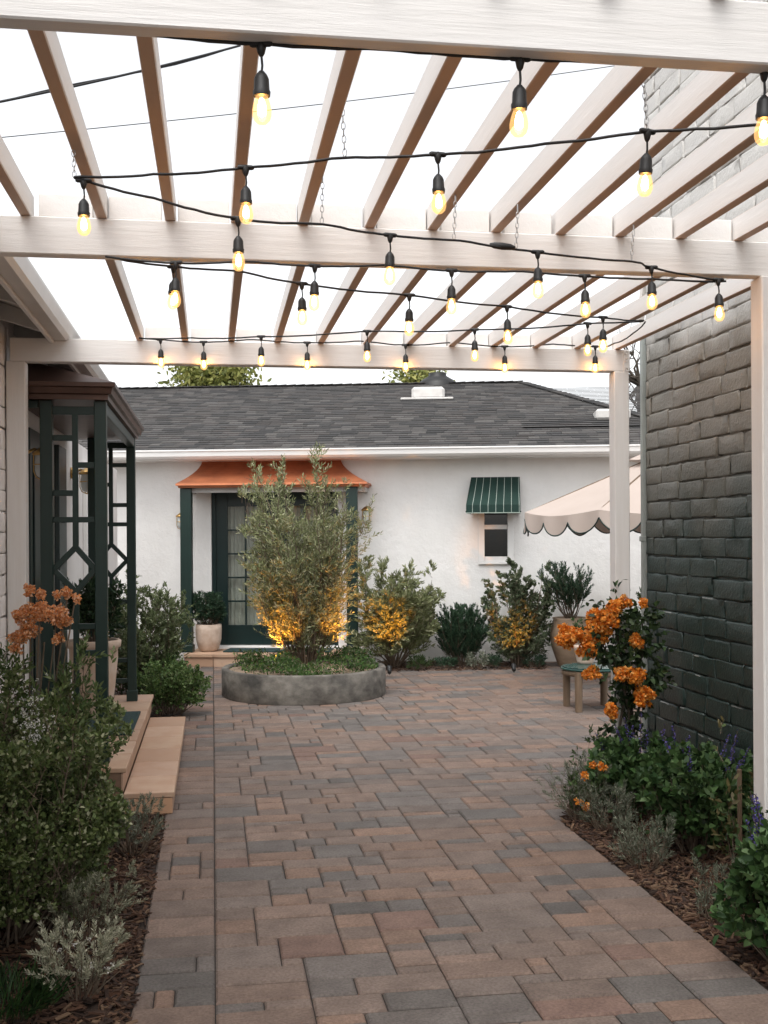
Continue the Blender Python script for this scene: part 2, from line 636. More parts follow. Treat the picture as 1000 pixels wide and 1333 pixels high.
BK = [(.075, .034, .018), (.05, .024, .014), (.10, .052, .029), (.032, .017, .011), (.15, .092, .055), (.06, .028, .015), (.04, .02, .012)]


def chips(n, ins, bb, seed, ymin=-9, ymax=99):
    r = random.Random(seed)
    mb = MB()
    k = 0
    while k < n:
        x, y = r.uniform(bb[0], bb[1]), r.uniform(max(bb[2], ymin), min(bb[3], ymax))
        if not ins(x, y):
            k += .2
            continue
        k += 1
        L, W_, T = r.uniform(.018, .075), r.uniform(.006, .02), r.uniform(.003, .008)
        Mx = Matrix.Translation((x, y, -.002 + r.uniform(-.006, .014))) @ Matrix.Rotation(r.uniform(0, 6.28), 4, 'Z') @ Matrix.Rotation(r.gauss(0, .28), 4, 'X') @ Matrix.Rotation(r.gauss(0, .25), 4, 'Y')
        c = r.choice(BK)
        q = r.uniform(.3, .9)
        vs = [(-L / 2, -W_ / 2 * q, 0), (L / 2, -W_ / 2, 0), (L / 2 * .9, W_ / 2 * q, 0), (-L / 2 * .92, W_ / 2, 0)]
        vs = [Mx @ Vector(p) for p in vs] + [Mx @ Vector((p[0], p[1], T)) for p in vs]
        mb.add(vs, [(4, 5, 6, 7), (0, 1, 5, 4), (1, 2, 6, 5), (2, 3, 7, 6), (3, 0, 4, 7)], c)
    return tag(build('bark_mulch', mb, M['bark']), kind='stuff')


chips(7600, beds[0][0], beds[0][1], 1, ymin=2.6)
chips(8200, beds[1][0], beds[1][1], 2, ymin=2.8)
eb = beds[1][0]
chips(1500, lambda x, y: eb(x, y) and x < 2.10, beds[1][1], 7, ymin=2.8)
ea = beds[0][0]
chips(900, lambda x, y: ea(x, y) and x > -.38, beds[0][1], 8, ymin=2.8)
chips(1300, beds[2][0], beds[2][1], 3)
chips(500, beds[3][0], beds[3][1], 4)

# ------------------------------------------------------------------ pergola
ZR = CH + 1.16                       # rafter undersides = beam tops
ZB = ZR - .137
Y1, Y2, Y3 = 2.315, 4.21, 6.78
pg = thing('pergola', 'white painted timber pergola with slatted roof over the paved drive', 'pergola', (.7, 4.5, 0))


def beam_part(x0, x1, y, t):
    m = MB()
    m.box((x0, y - t / 2, ZB), (x1, y + t / 2, ZR), None, .004)
    build('beam', m, M['beam_paint'], pg)


beam_part(-1.16, 2.62, Y1, .055)
beam_part(-1.16, 2.44, Y2, .062)
XL3, XR3 = -1.155, 2.605
beam_part(XL3, XR3, Y3, .089)


def post_part(x, y, w_=.095, top=ZB, foot=True):
    m = MB()
    m.box((x - w_ / 2, y - w_ / 2, -.02), (x + w_ / 2, y + w_ / 2, top - .001), None, .005)
    o = build('post', m, M['post_paint'], pg)
    return o


P3R = aty(807, 700, Y3)
P3L = aty(23.5, 700, Y3)
P2R = aty(1001, 700, Y2)
post_part(P3L.x, Y3, .107)
pr = post_part(P3R.x, Y3, .098)
post_part(P2R.x, Y2, .098)
post_part(-1.10, Y2)
post_part(-1.10, Y1)
post_part(P2R.x, Y1)
# bolted corner plate on the far right post
m = MB()
m.box((P3R.x + .014, Y3 - .0505, ZB - .03), (P3R.x + .046, Y3 - .0455, ZR - .005), None, .001)
build('corner_plate', m, M['wood_white'], pg)
for zz_ in (ZB + .115, ZB + .07, ZB + .01):
    m = MB()
    m.lathe([(.0, -.008), (.008, -.007), (.011, 0), (.011, .004)], (P3R.x + .03, Y3 - .0535, zz_), 10, M=Matrix.Rotation(R(-90), 4, 'X') @ Matrix.Rotation(R(180), 4, 'Y'))
    build('bolt', m, M['wood_white'], pg)
m = MB()
m.lathe([(.0, -.006), (.010, -.005), (.012, 0)], (P3L.x, Y3 - .055, ZB - .02), 10, M=Matrix.Rotation(R(-90), 4, 'X') @ Matrix.Rotation(R(180), 4, 'Y'))
build('bolt', m, M['wood_white'], pg)

RH = .090
WP, UNDER_SHADE = (.80, .775, .75), (.50, .34, .245)  # second tone paints dark warm bounce shade onto the rafter undersides


def shade_under(m):
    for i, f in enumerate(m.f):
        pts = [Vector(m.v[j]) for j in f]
        m.c[i] = UNDER_SHADE if (pts[1] - pts[0]).cross(pts[-1] - pts[0]).normalized().z < -.6 else WP


for k in range(0, 14):
    x = -.396 + (k - 1) * .247
    if k == 0:
        x -= .02
    m = MB()
    m.beam((x + random.uniform(-.006, .006), Y1 - .06, ZR + RH / 2 + .0005), (x + random.uniform(-.006, .006), Y2 + .045, ZR + RH / 2 + .0005), .039, RH, None, .003)
    shade_under(m)
    build('rafter', m, M['rafter_paint'], pg)
for k in range(0, 12):
    x = -.417 + k * .268 - .0
    m = MB()
    m.beam((x + random.uniform(-.006, .006), Y2 + .052, ZR + RH / 2 + .0005), (x + random.uniform(-.006, .006), Y3 + .06, ZR + RH / 2 + .0005), .039, RH, None, .003)
    shade_under(m)
    build('rafter', m, M['rafter_paint'], pg)
for (a0, s0, n0, yy) in ((-.396 - .247, .247, 13, Y2 - .004), (-.417, .268, 11, Y3 + .005)):
    for k in range(n0):
        m = MB()
        x0, x1 = a0 + k * s0 + .029, a0 + (k + 1) * s0 - .029
        m.box((x0, yy - .019, ZR + .001), (x1, yy + .019, ZR + RH - .006), WP, .002)
        build('blocking', m, M['rafter_paint'], pg)

# ------------------------------------------------------------------ string lights
def catmull(P, n=8, sag=.012):
    out = []
    for i in range(len(P) - 1):
        p0, p1, p2, p3 = P[max(i - 1, 0)], P[i], P[i + 1], P[min(i + 2, len(P) - 1)]
        for k in range(n):
            t = k / n
            q = .5 * ((2 * p1) + (p2 - p0) * t + (2 * p0 - 5 * p1 + 4 * p2 - p3) * t * t + (3 * p1 - p0 - 3 * p2 + p3) * t ** 3)
            q = Vector(q)
            q.z -= sag * math.sin(math.pi * t) * (p2 - p1).length + random.uniform(-.0012, .0012)
            out.append(q)
    out.append(P[-1])
    return out


def drop(mb_top, c, tilt, spin):
    """black socket assembly hanging .1 m below c; returns the bulb's frame"""
    T = Matrix.Translation(c) @ Matrix.Rotation(spin, 4, 'Z') @ Matrix.Rotation(tilt, 4, 'X')
    m = mb_top

    def pt(x, y, z):
        return T @ Vector((x, y, z))
    m.tube([pt(-.024, 0, 0), pt(-.018, 0, 0), pt(.018, 0, 0), pt(.024, 0, 0)], [.0045, .0075, .0075, .0045], 8)
    m.tube([pt(0, 0, .006), pt(0, 0, -.006), pt(0, 0, -.02), pt(0, 0, -.026)], [.006, .011, .0075, .004], 8)
    m.tube([pt(0, 0, -.02), pt(.002, 0, -.045), pt(0, 0, -.062)], .0028, 6)
    m.tube([pt(0, 0, -.056), pt(0, 0, -.064), pt(0, 0, -.072), pt(0, 0, -.094), pt(0, 0, -.098), pt(0, 0, -.108)], [.005, .012, .0155, .0165, .0185, .0175], 12)
    return T


BULB = [(.0135, -.104), (.0150, -.110), (.0205, -.124), (.0235, -.137), (.0232, -.147), (.0195, -.157), (.0115, -.164), (.0001, -.1665)]
FILA = [(.0001, -.110), (.005, -.114), (.0085, -.126), (.0098, -.137), (.0085, -.146), (.0001, -.152)]
BULB = [(r_ * .87, z_) for r_, z_ in BULB]


def strand(label, pts, thick=.0042, extra=None):
    """pts: (px, py, Vector or d, has_bulb)"""
    P = [p[0] for p in pts]
    base = P[0].copy()
    t = thing('string_light', label, 'string lights', base, 0, 'strings of bulbs under the pergola')
    m = MB()
    m.tube(catmull(P, 8), thick, 6)
    if extra is not None:
        q = extra
        m.tube([q + Vector((-.045, 0, .004)), q + Vector((-.03, 0, .002)), q, q + Vector((.03, 0, -.002)), q + Vector((.045, 0, -.004))], [.006, .011, .013, .011, .006], 8)
    build('cable', m, M['cable'], t)
    for p, has in pts:
        if not has:
            continue
        m = MB()
        sp = random.uniform(-.3, .3)
        T = drop(m, p, random.gauss(0, .05), sp)
        s = build('lamp_socket', m, M['rubber'], t)
        m = MB()
        m.lathe(BULB, (0, 0, 0), 16)
        m.v = [tuple(T @ Vector(v)) for v in m.v]
        build('glass_bulb', m, M['bulb'], s)
        m = MB()
        m.lathe(FILA, (0, 0, 0), 10)
        m.v = [tuple(T @ Vector(v)) for v in m.v]
        build('filament', m, M['filament'], s)
    return t


A = at
strand('string of bulbs stapled under the nearest pergola beam', [(aty(-60, 26, 2.335), 0), (aty(20, 31, 2.335), 0), (aty(160, 40, 2.335), 0), (aty(340, 57, 2.335), 1), (aty(500, 63, 2.335), 0), (aty(677, 76, 2.335), 1),
       (aty(830, 78, 2.335), 0), (aty(995, 91, 2.335), 1), (aty(1100, 99, 2.335), 0)])
strand('string of bulbs rising rightward across the front bay from the left hook', [(A(97, 230, 3.34), 0), (A(200, 227, 3.31), 0), (A(320, 218, 3.26), 1), (A(448, 205, 3.17), 0), (A(570, 201, 3.08), 1), (A(710, 187, 2.99), 0), (A(843, 171, 2.905), 1), (A(1010, 160, 2.86), 0), (A(1100, 150, 2.83), 0)])
strand('string of bulbs falling rightward from the left hook to the brick wall end', [(A(97, 231, 3.34), 0), (A(109, 235, 3.35), 1), (A(200, 258, 3.43), 0), (A(310, 284, 3.52), 1), (A(420, 292, 3.63), 0), (A(508, 306, 3.75), 1), (A(600, 313, 3.83), 0), (A(700, 328, 3.98), 1), (A(823, 340, 4.2), 0),
       (A(848, 348, 4.27), 1), (A(935, 364, 4.40), 1)], extra=A(654, 320.5, 3.91))
strand('string of bulbs stretched along the underside of the middle beam', [(aty(137, 334, 4.16), 0), (aty(229, 342, 4.16), 1), (aty(320, 340, 4.16), 0), (aty(410, 346, 4.16), 1), (aty(500, 345, 4.16), 0), (aty(588, 352, 4.16), 1), (aty(680, 353, 4.16), 0), (aty(761, 359, 4.16), 1), (aty(850, 363, 4.16), 0), (aty(945, 366, 4.16), 0)])
strand('string of bulbs crossing the rear bay diagonally from middle beam to wall', [(A(139, 334, 4.12), 0), (A(226, 347, 4.22), 1), (A(310, 353, 4.32), 0), (A(393, 369, 4.43), 1), (A(533, 384, 4.6), 1), (A(660, 399, 4.88), 1), (A(785, 413, 5.27), 1), (A(838, 417, 5.62), 0)])
strand('string of bulbs running along the face of the far beam', [(aty(180, 440, 6.70), 0), (aty(209, 442, 6.70), 1), (aty(265, 445, 6.70), 1), (aty(330, 442, 6.70), 0), (aty(400, 446, 6.70), 1), (aty(470, 444, 6.70), 0), (aty(528, 449, 6.70), 1), (aty(590, 446, 6.70), 0), (aty(657, 451, 6.70), 1), (aty(720, 448, 6.70), 0),
       (aty(775, 451, 6.70), 1), (A(800, 447, 6.55), 0), (A(825, 433, 6.1), 0), (A(840, 419, 5.7), 0)])
strand('string of bulbs dipping between far beam and brick wall in the rear bay', [(A(181, 440, 6.35), 0), (A(250, 440, 6.35), 0), (A(340, 438, 6.25), 1), (A(478, 431, 6.0), 1), (A(618, 429, 5.85), 1), (A(765, 421, 5.68), 1), (A(838, 418, 5.63), 0)])


def chain(label, p, q):
    t = MB()
    p, q = Vector(p), Vector(q)
    n = max(3, int((p - q).length / .017))
    for i in range(n):
        c = p.lerp(q, (i + .5) / n)
        ax = i % 2
        pts = []
        for k in range(11):
            a = 2 * math.pi * k / 10
            o = Vector((math.cos(a) * .0055 * (1 - ax), math.cos(a) * .0055 * ax, math.sin(a) * .012))
            pts.append(c + o)
        t.tube(pts, .0013, 5, cap=False)
    t.tube([p + Vector((0, 0, .03)), p], .003, 6)
    M_ = Matrix.Translation(-q)
    t.v = [tuple(Vector(v) - q) for v in t.v]
    o = build('hanging_chain', t, M['steel'], None)
    o.location = q
    tag(o, label, 'chain', 'short chains holding the bulb strings')


chain('long metal hook holding the two strings together at the far left', A(95, 182, 3.36), A(97, 230, 3.34))
chain('metal chain on the front string left of the beam centre', A(446, 142, 3.17), A(449, 203, 3.17))
chain('metal chain on the front string in front of the brick wall top', A(838, 104, 2.92), A(843, 170, 2.905))
chain('metal chain over the falling string under the fourth rafter', A(420, 238, 3.63), A(419, 291, 3.63))
chain('metal chain just left of the plug connector in the falling string', A(593, 262, 3.82), A(591, 311, 3.83))
chain('metal chain just right of the plug connector in the falling string', A(674, 277, 3.93), A(672, 322, 3.93))
chain('metal chain near the right end of the falling string', A(825, 300, 4.2), A(822, 339, 4.2))

# overhead utility cables
for lab, p, q, r_ in (('thick twisted overhead cable crossing the sky at upper left', A(-400, 205, 15), A(620, -38, 24), .022), ('thin overhead wire crossing the sky behind the rafters', A(-400, 216, 16), A(1300, 0, 26), .008)):
    m = MB()
    pts = [p.lerp(q, i / 24) - Vector((0, 0, .35 * math.sin(math.pi * i / 24))) for i in range(25)]
    m.tube(pts, r_, 6)
    if r_ > .02:
        m.tube([v + Vector((.0, 0, .035 * math.sin(i * .9))) for i, v in enumerate(pts)], .014, 6)
    o = build('overhead_cable', m, M['cable'])
    tag(o, lab, 'cable')

# ------------------------------------------------------------------ masonry helper
def blockwork(mb, xface, y0, y1, z0, z1, bl, bh, sgn, seed, rough=.010, rec=.010, pale_edges=False):
    """slump-block face in the plane x=xface looking along sgn*x: every block its own bulging, uneven face"""
    r = random.Random(seed)
    nz = int((z1 - z0) / bh)
    for j in range(nz):
        za, zb = z0 + j * bh, z0 + (j + 1) * bh
        off = (0, .5)[j % 2] * bl + r.uniform(-.03, .03)
        y = y0 - off
        while y < y1:
            L = bl * r.uniform(.82, 1.15)
            ya, yb = max(y, y0), min(y + L, y1)
            y += L
            if yb - ya < .04:
                continue
            g_ = .0042
            un = [0, .004 / (yb - ya), .012 / (yb - ya)]
            mid = max(1, int((yb - ya) / .07))
            un = un + [un[2] + (1 - 2 * un[2]) * q / mid for q in range(1, mid)] + [1 - un[2], 1 - un[1], 1]
            vn = [0, .035, .10, .5, .90, .965, 1]
            nu, nv = len(un) - 1, len(vn) - 1
            push = r.gauss(0, rec * .32)
            pale_top = pale_edges and j < 11 and r.random() < .3  # paler top edge on some blocks of the lower courses
            w0 = r.uniform(0, .6)
            w1 = w0 + r.uniform(.3, .8)
            lift = r.gauss(0, .003)
            vs, fs, wc = [], [], []
            for a in range(nu + 1):
                for b in range(nv + 1):
                    u, v = un[a], vn[b]
                    e = min(1, min(u * (yb - ya), (1 - u) * (yb - ya)) / .022) * min(1, min(v, 1 - v) * bh / .018)
                    ring = a in (1, nu - 1) or b in (1, nv - 1)
                    edge = a in (0, nu) or b in (0, nv)
                    out = (-rec + r.gauss(0, rec * .2)) if edge else ((.001 if ring else .0022) + push + r.gauss(0, .0013))
                    yy = ya + g_ + u * (yb - ya - 2 * g_) + (r.gauss(0, rough * .25))
                    zz = za + g_ * .6 + v * (bh - 1.2 * g_) + lift + r.gauss(0, rough * .22) * (1 if edge else .4)
                    vs.append((xface + sgn * out, yy, zz))
            for a in range(nu):
                for b in range(nv):
                    q = (a * (nv + 1) + b, (a + 1) * (nv + 1) + b, (a + 1) * (nv + 1) + b + 1, a * (nv + 1) + b + 1)
                    fs.append(q if sgn > 0 else q[::-1])
                    wc.append((.25 + r.uniform(0, .4),) * 3 if pale_top and b == nv - 2 and w0 < un[a] < w1 and r.random() < .75 else (1, 1, 1))
            k0 = len(mb.c)
            mb.add(vs, fs, None, True)
            mb.c[k0:] = wc
    mb.box((min(xface - sgn * .012, xface - sgn * .3), y0, z0), (max(xface - sgn * .012, xface - sgn * .3), y1, z1))


XB = 2.86
YB = 7.12
bw = thing('brick_building', 'tall side wall of rough block painted dark green, paler above', 'building', (XB, 4, 0))
m = MB()
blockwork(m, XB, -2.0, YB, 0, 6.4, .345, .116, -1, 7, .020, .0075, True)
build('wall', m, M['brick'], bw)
m = MB()
m.box((XB - .025, YB + .004, 0), (XB + .03, YB + .04, 3.08), None, .006)
m.box((XB - .032, YB + .002, 1.60), (XB + .035, YB + .048, 1.635), None, .003)
m.box((XB - .032, YB + .002, .5), (XB + .035, YB + .048, .535), None, .003)
build('downspout', m, M['grey_metal'], bw)
m = MB()
m.beam((XB - .02, YB + .03, 3.08), (XB + .05, YB + .05, 3.62), .03, .04)
build('flashing', m, M['gutter_grey'], bw)

# ------------------------------------------------------------------ left house
XW = -1.185
lh = thing('white_house', 'white painted block house along the left side with overhanging eave', 'house', (XW, 6, 0))
m = MB()
blockwork(m, XW, -2.5, 7.42, 0, 2.98, .40, .12, 1, 9, .003, .001)
m.box((XW - .31, 7.421, 0), (XW - .012, 9.66, 2.98))
m.box((XW - .31, 9.661, 0), (XW - .012, 14.6, 2.5))
build('wall', m, M['block_white'], lh)
GZ = CH + 1.20
XG = -.805
m = MB()
for (ya, yb) in ((-2.6, 9.66),):
    prof = [(XG - .10, GZ + .045), (XG - .10, GZ - .055), (XG - .03, GZ - .055), (XG - .012, GZ - .03), (XG, GZ + .03), (XG, GZ + .045), (XG - .012, GZ + .045), (XG - .012, GZ + .03), (XG - .03, GZ - .045), (XG - .09, GZ - .045), (XG - .09, GZ + .045)]
    n = len(prof)
    vs = [(x, ya, z) for x, z in prof] + [(x, yb, z) for x, z in prof]
    m.add(vs, [(i, (i + 1) % n, n + (i + 1) % n, n + i) for i in range(n)] + [tuple(range(n))[::-1], tuple(range(n, 2 * n))])
build('gutter', m, M['gutter_grey'], lh)
m = MB()
m.box((XG - .125, -2.6, GZ - .07), (XG - .101, 9.66, GZ + .05), None, .003)
build('fascia', m, M['wood_white'], lh)
m = MB()
rs = .32
m.add([(XG - .06, -2.6, GZ + .052), (XG - .06, 9.66, GZ + .052), (XG - 3.5, 9.66, GZ + .052 + 3.44 * rs), (XG - 3.5, -2.6, GZ + .052 + 3.44 * rs)], [(0, 1, 2, 3)], (.07, .068, .066))
m.add([(XG - .126, -2.6, GZ + .03), (XG - .126, 9.66, GZ + .03), (XG - .6, 9.66, GZ + .03 + .474 * rs), (XG - .6, -2.6, GZ + .03 + .474 * rs)], [(3, 2, 1, 0)], (.5, .49, .47))
build('roof', m, M['shingle'], lh)
for k in range(16):
    y = -1.5 + k * .72
    m = MB()
    m.beam((XG - .127, y, GZ - .015), (XW - .02, y, GZ - .015 + (XG - .127 - XW) * rs), .045, .085)
    build('rafter_tail', m, M['soffit'], lh)
# entrance: dark green double door set in the receding wall, shutter, window beyond
ya, yb = 7.47, 8.20
m = MB()
m.box((XW - .010, ya, .28), (XW + .028, yb, 2.36), None, .004)
dr = build('door', m, M['door_dark'], lh)
m = MB()
for (z0, z1) in ((.45, 1.05), (1.15, 2.2)):
    m.box((XW + .029, ya + .1, z0), (XW + .040, yb - .1, z1), None, .006)
build('door_panel', m, M['door_dark'], dr)
m = MB()
m.box((XW - .010, 8.85, .3), (XW + .028, 9.28, 2.36), None, .004)
build('shutter', m, M['door_dark'], lh)
m = MB()
wy0, wy1, wz0, wz1 = 10.75, 12.4, 1.05, 2.25
m.box((XW - .01, wy0, wz0), (XW + .03, wy0 + .09, wz1), None, .004)
m.box((XW - .01, wy1 - .09, wz0), (XW + .03, wy1, wz1), None, .004)
m.box((XW - .01, wy0, wz1 + .001), (XW + .045, wy1, wz1 + .10), None, .004)
m.box((XW - .01, wy0 - .04, wz0 - .06), (XW + .07, wy1 + .04, wz0 - .001), None, .004)
m.box((XW - .01, (wy0 + wy1) / 2 - .03, wz0), (XW + .025, (wy0 + wy1) / 2 + .03, wz1), None, .004)
wn = build('window', m, M['trim_white'], lh)
m = MB()
m.box((XW - .011, wy0 + .05, wz0), (XW + .006, wy1 - .05, wz1))
build('pane', m, M['curtain'], wn)

# ------------------------------------------------------------------ porch: steps, canopy, lattice
SC = [(.47, .32, .22), (.43, .285, .195), (.51, .355, .255), (.41, .265, .18), (.46, .31, .225)]
LZ, SZt = .28, .13
ps = thing('porch_steps', 'tan sandstone landing with one long step before the left porch', 'steps', (-.6, 8.2, 0))
YN, YF = 6.78, 9.62


def slabs(mb, x0, x1, y0, y1, z0, z1, n, ov=.0):
    yy = y0
    for i in range(n):
        ye = y0 + (y1 - y0) * (i + 1) / n
        mb.box((x0, yy + .0045, z0), (x1 + ov, ye - .0045, z1 + random.uniform(-.001, .001)), random.choice(SC), .004)
        yy = ye


m = MB()
m.box((XW + .02, YN + .03, .0), (-.545, 9.92, LZ - .012), (.10, .065, .045))
slabs(m, XW + .02, -.515, YN + .02, 9.94, LZ - .030, LZ, 7)
yy = YN + .03
while yy < 9.9:
    ye = min(yy + .34, 9.92)
    m.box((-.546, yy + .003, SZt + .004), (-.534, ye - .003, LZ - .036), random.choice(SC), .002)
    yy = ye
build('landing', m, M['stone'], ps)
m = MB()
m.box((-.533, YN + .02, .0), (-.262, YF - .01, SZt - .012), (.10, .065, .045))
slabs(m, -.53, -.235, YN, YF, SZt - .033, SZt, 6)
yy = YN + .02
while yy < YF - .02:
    ye = min(yy + .42, YF - .01)
    m.box((-.262, yy + .003, .002), (-.245, ye - .003, SZt - .036), random.choice(SC), .002)
    yy = ye
m.box((-.53, YN + .006, .002), (-.246, YN + .019, SZt - .036), (.55, .33, .2), .002)
build('step', m, M['stone'], ps)
m = MB()
m.box((-.93, 7.9, LZ + .002), (-.56, 8.9, LZ + .016), None, .004)
tag(build('door_mat', m, M['mat_green']), 'dark green door mat lying on the sandstone porch landing', 'mat')

pc = thing('porch_canopy', 'dark bronze hipped porch roof on green lattice posts at left house', 'porch', (-.8, 8.2, LZ))
XE, YE0, YE1 = -.572, 6.86, 9.75
ZE0, ZE1 = 2.475, 2.575
m = MB()
prof = [(.0, ZE0), (.0, ZE0 + .03), (.02, ZE0 + .035), (.028, ZE0 + .07), (.045, ZE0 + .075), (.045, ZE1)]
for (a, b) in zip(prof[:-1], prof[1:]):
    o0, o1 = a[0] - .045, b[0] - .045
    P_ = [(XW + .01, YE0 - o0, a[1]), (XE + o0, YE0 - o0, a[1]), (XE + o0, YE1 + o0, a[1]), (XW + .01, YE1 + o0, a[1])]
    Q_ = [(XW + .01, YE0 - o1, b[1]), (XE + o1, YE0 - o1, b[1]), (XE + o1, YE1 + o1, b[1]), (XW + .01, YE1 + o1, b[1])]
    for i in range(3):
        m.add([P_[i], P_[i + 1], Q_[i + 1], Q_[i]], [(0, 1, 2, 3)])
m.add([(XW + .01, YE0 + .045, ZE0), (XE - .045, YE0 + .045, ZE0), (XE - .045, YE1 - .045, ZE0), (XW + .01, YE1 - .045, ZE0)], [(3, 2, 1, 0)])
build('cornice', m, M['copper_dark'], pc)
m = MB()
zt = 2.79
m.add([(XW + .01, YE0, ZE1), (XE, YE0, ZE1), (XE, YE1, ZE1), (XW + .01, YE1, ZE1), (XW + .01, YE0 + .62, zt), (XW + .01, YE1 - .62, zt)], [(0, 1, 4), (1, 2, 5, 4), (2, 3, 5)])
build('roof', m, M['copper_dark'], pc)


def lattice(y, x0, x1, flip):
    """one side screen: two posts plus rails and a diamond"""
    pw = .072
    for x in (x0, x1):
        m = MB()
        m.box((x - pw / 2, y - pw / 2, LZ), (x + pw / 2, y + pw / 2, ZE0 - .001), None, .004)
        m.box((x - pw / 2 - .008, y - pw / 2 - .008, LZ + .0), (x + pw / 2 + .008, y + pw / 2 + .008, LZ + .09), None, .004)
        build('post', m, M['green'], pc)
    m = MB()
    a, b = x0 + pw / 2, x1 - pw / 2
    xm = (a + b) / 2 + (.008 if not flip else -.008)
    t = .034
    if flip:
        a, b = b, a

    def bar(p, q, th=t, dy=0.0):
        m.beam((p[0], y + dy, p[1]), (q[0], y + dy, q[1]), .032, th, None, .002, up=(0, 0, 1) if abs(p[0] - q[0]) > abs(p[1] - q[1]) * .2 else (1, 0, 0))
    bar((a, 2.415), (b, 2.415), .05)
    bar((xm, 2.44), (xm, 1.585), t, .001)
    for z, s in ((2.25, 0), (2.087, 1), (1.917, 0), (1.756, 2), (1.11, 2), (.949, 1), (.62, 0), (.45, 2)):
        if s == 0:
            bar((a, z), (xm, z), t, .002)
        elif s == 1:
            bar((xm, z), (b, z), t, .002)
        else:
            bar((a, z), (b, z), t, .002)
    D = [(xm, 1.59), (b, 1.455), (xm, 1.32), (a, 1.455)]
    for i in range(4):
        bar(D[i], D[(i + 1) % 4], t, .003 + .0005 * i)
    bar((xm, 1.32), (xm, .30), t, .001)
    build('lattice', m, M['green'], pc)


NP = at(132, 800, 6.88)
lattice(6.98, -.985, -.668, False)
lattice(9.58, -.985, -.672, True)
m = MB()
m.box((-.70, 7.02, 2.40), (-.64, 9.54, ZE0 - .002), None, .004)
m.box((XW + .012, 6.95, 2.43), (-1.03, 7.01, ZE0 - .002), None, .004)
build('header', m, M['green'], pc)


def sconce(label, p, out, s=1.0):
    """brass bulkhead lantern on a wall; out = unit direction away from the wall"""
    p, out = Vector(p), Vector(out)
    t = thing('wall_lantern', label, 'wall lamp', p, 0, 'brass wall lanterns')
    m = MB()
    Mx = Matrix.Translation(p) @ out.to_track_quat('Z', 'X').to_matrix().to_4x4()
    m.lathe([(.0001, .0), (.05 * s, 0), (.05 * s, .012), (.03 * s, .022), (.018 * s, .03)], (0, 0, 0), 16, M=Mx)
    c = p + out * .13 * s
    m.tube([p + out * .02, p + out * .08 * s + Vector((0, 0, .03 * s)), c + Vector((0, 0, .02 * s))], .011 * s, 8)
    m.lathe([(.0001, .045 * s), (.02 * s, .04 * s), (.045 * s, .02 * s), (.066 * s, .005 * s), (.068 * s, -.01 * s), (.05 * s, -.014 * s)], c, 18)
    build('bracket', m, M['brass'], t)
    m = MB()
    m.lathe([(.046 * s, -.014 * s), (.05 * s, -.05 * s), (.05 * s, -.11 * s), (.04 * s, -.145 * s), (.02 * s, -.16 * s), (.0001, -.163 * s)], c, 16)
    build('lamp_glass', m, M['lamp_frost'], t)
    m = MB()
    for k in range(4):
        a = k * math.pi / 2 + .4
        dx, dy = math.cos(a), math.sin(a)
        m.tube([c + Vector((dx * .058 * s, dy * .058 * s, -.012 * s)), c + Vector((dx * .058 * s, dy * .058 * s, -.12 * s)), c + Vector((dx * .042 * s, dy * .042 * s, -.16 * s)), c + Vector((0, 0, -.178 * s))], .0042 * s, 6)
    pts = [c + Vector((math.cos(k * math.pi / 8) * .059 * s, math.sin(k * math.pi / 8) * .059 * s, -.075 * s)) for k in range(17)]
    m.tube(pts, .004 * s, 6, cap=False)
    build('cage', m, M['brass'], t)


sconce('brass caged lantern beside the dark door, nearest the camera at left', (XW + .004, 7.31, 2.18), (1, 0, 0), .95)
sconce('brass caged lantern on white wall seen through the green lattice', (XW - .010, 9.88, 2.20), (1, 0, 0), 1.0)

# ------------------------------------------------------------------ back house
bh = thing('stucco_house', 'white stucco house with grey shingle roof at the end of the drive', 'house', H0, HRZ)
UL, UR, HZT = -6.5, 6.0, 2.72


def wall_holes(mb, u0, u1, z0, z1, holes, th=.16):
    us = sorted({u0, u1, *[h[0] for h in holes], *[h[1] for h in holes]})
    zs = sorted({z0, z1, *[h[2] for h in holes], *[h[3] for h in holes]})
    for a, b in zip(us[:-1], us[1:]):
        for c, d in zip(zs[:-1], zs[1:]):
            um, zm = (a + b) / 2, (c + d) / 2
            if any(h[0] < um < h[1] and h[2] < zm < h[3] for h in holes):
                continue
            mb.add([(a, 0, c), (b, 0, c), (b, 0, d), (a, 0, d)], [(0, 1, 2, 3)])
            mb.add([(a, th, c), (b, th, c), (b, th, d), (a, th, d)], [(3, 2, 1, 0)])
    for (a, b, c, d) in holes:
        mb.add([(a, 0, c), (a, th, c), (a, th, d), (a, 0, d)], [(0, 1, 2, 3)])
        mb.add([(b, 0, c), (b, th, c), (b, th, d), (b, 0, d)], [(3, 2, 1, 0)])
        mb.add([(a, 0, d), (b, 0, d), (b, th, d), (a, th, d)], [(3, 2, 1, 0)])
        mb.add([(a, 0, c), (b, 0, c), (b, th, c), (a, th, c)], [(0, 1, 2, 3)])
    mb.add([(u0, 0, z0), (u0, 9, z0), (u0, 9, z1), (u0, 0, z1)], [(3, 2, 1, 0)])
    mb.add([(u1, 0, z0), (u1, 9, z0), (u1, 9, z1), (u1, 0, z1)], [(0, 1, 2, 3)])
    mb.add([(u0, 9, z0), (u1, 9, z0), (u1, 9, z1), (u0, 9, z1)], [(3, 2, 1, 0)])


DU0, DU1 = hu(275), hu(440)
DZ0, DZ1 = .20, hz(350, 632)
WU0, WU1 = hu(627.5), hu(664)
WZ0, WZ1 = hz(645, 729), hz(645, 652)
m = MB()
wall_holes(m, UL, UR, -.02, HZT, [(DU0, DU1, DZ0, DZ1), (WU0, WU1, WZ0, WZ1)])
build('wall', m, M['stucco'], bh, False)
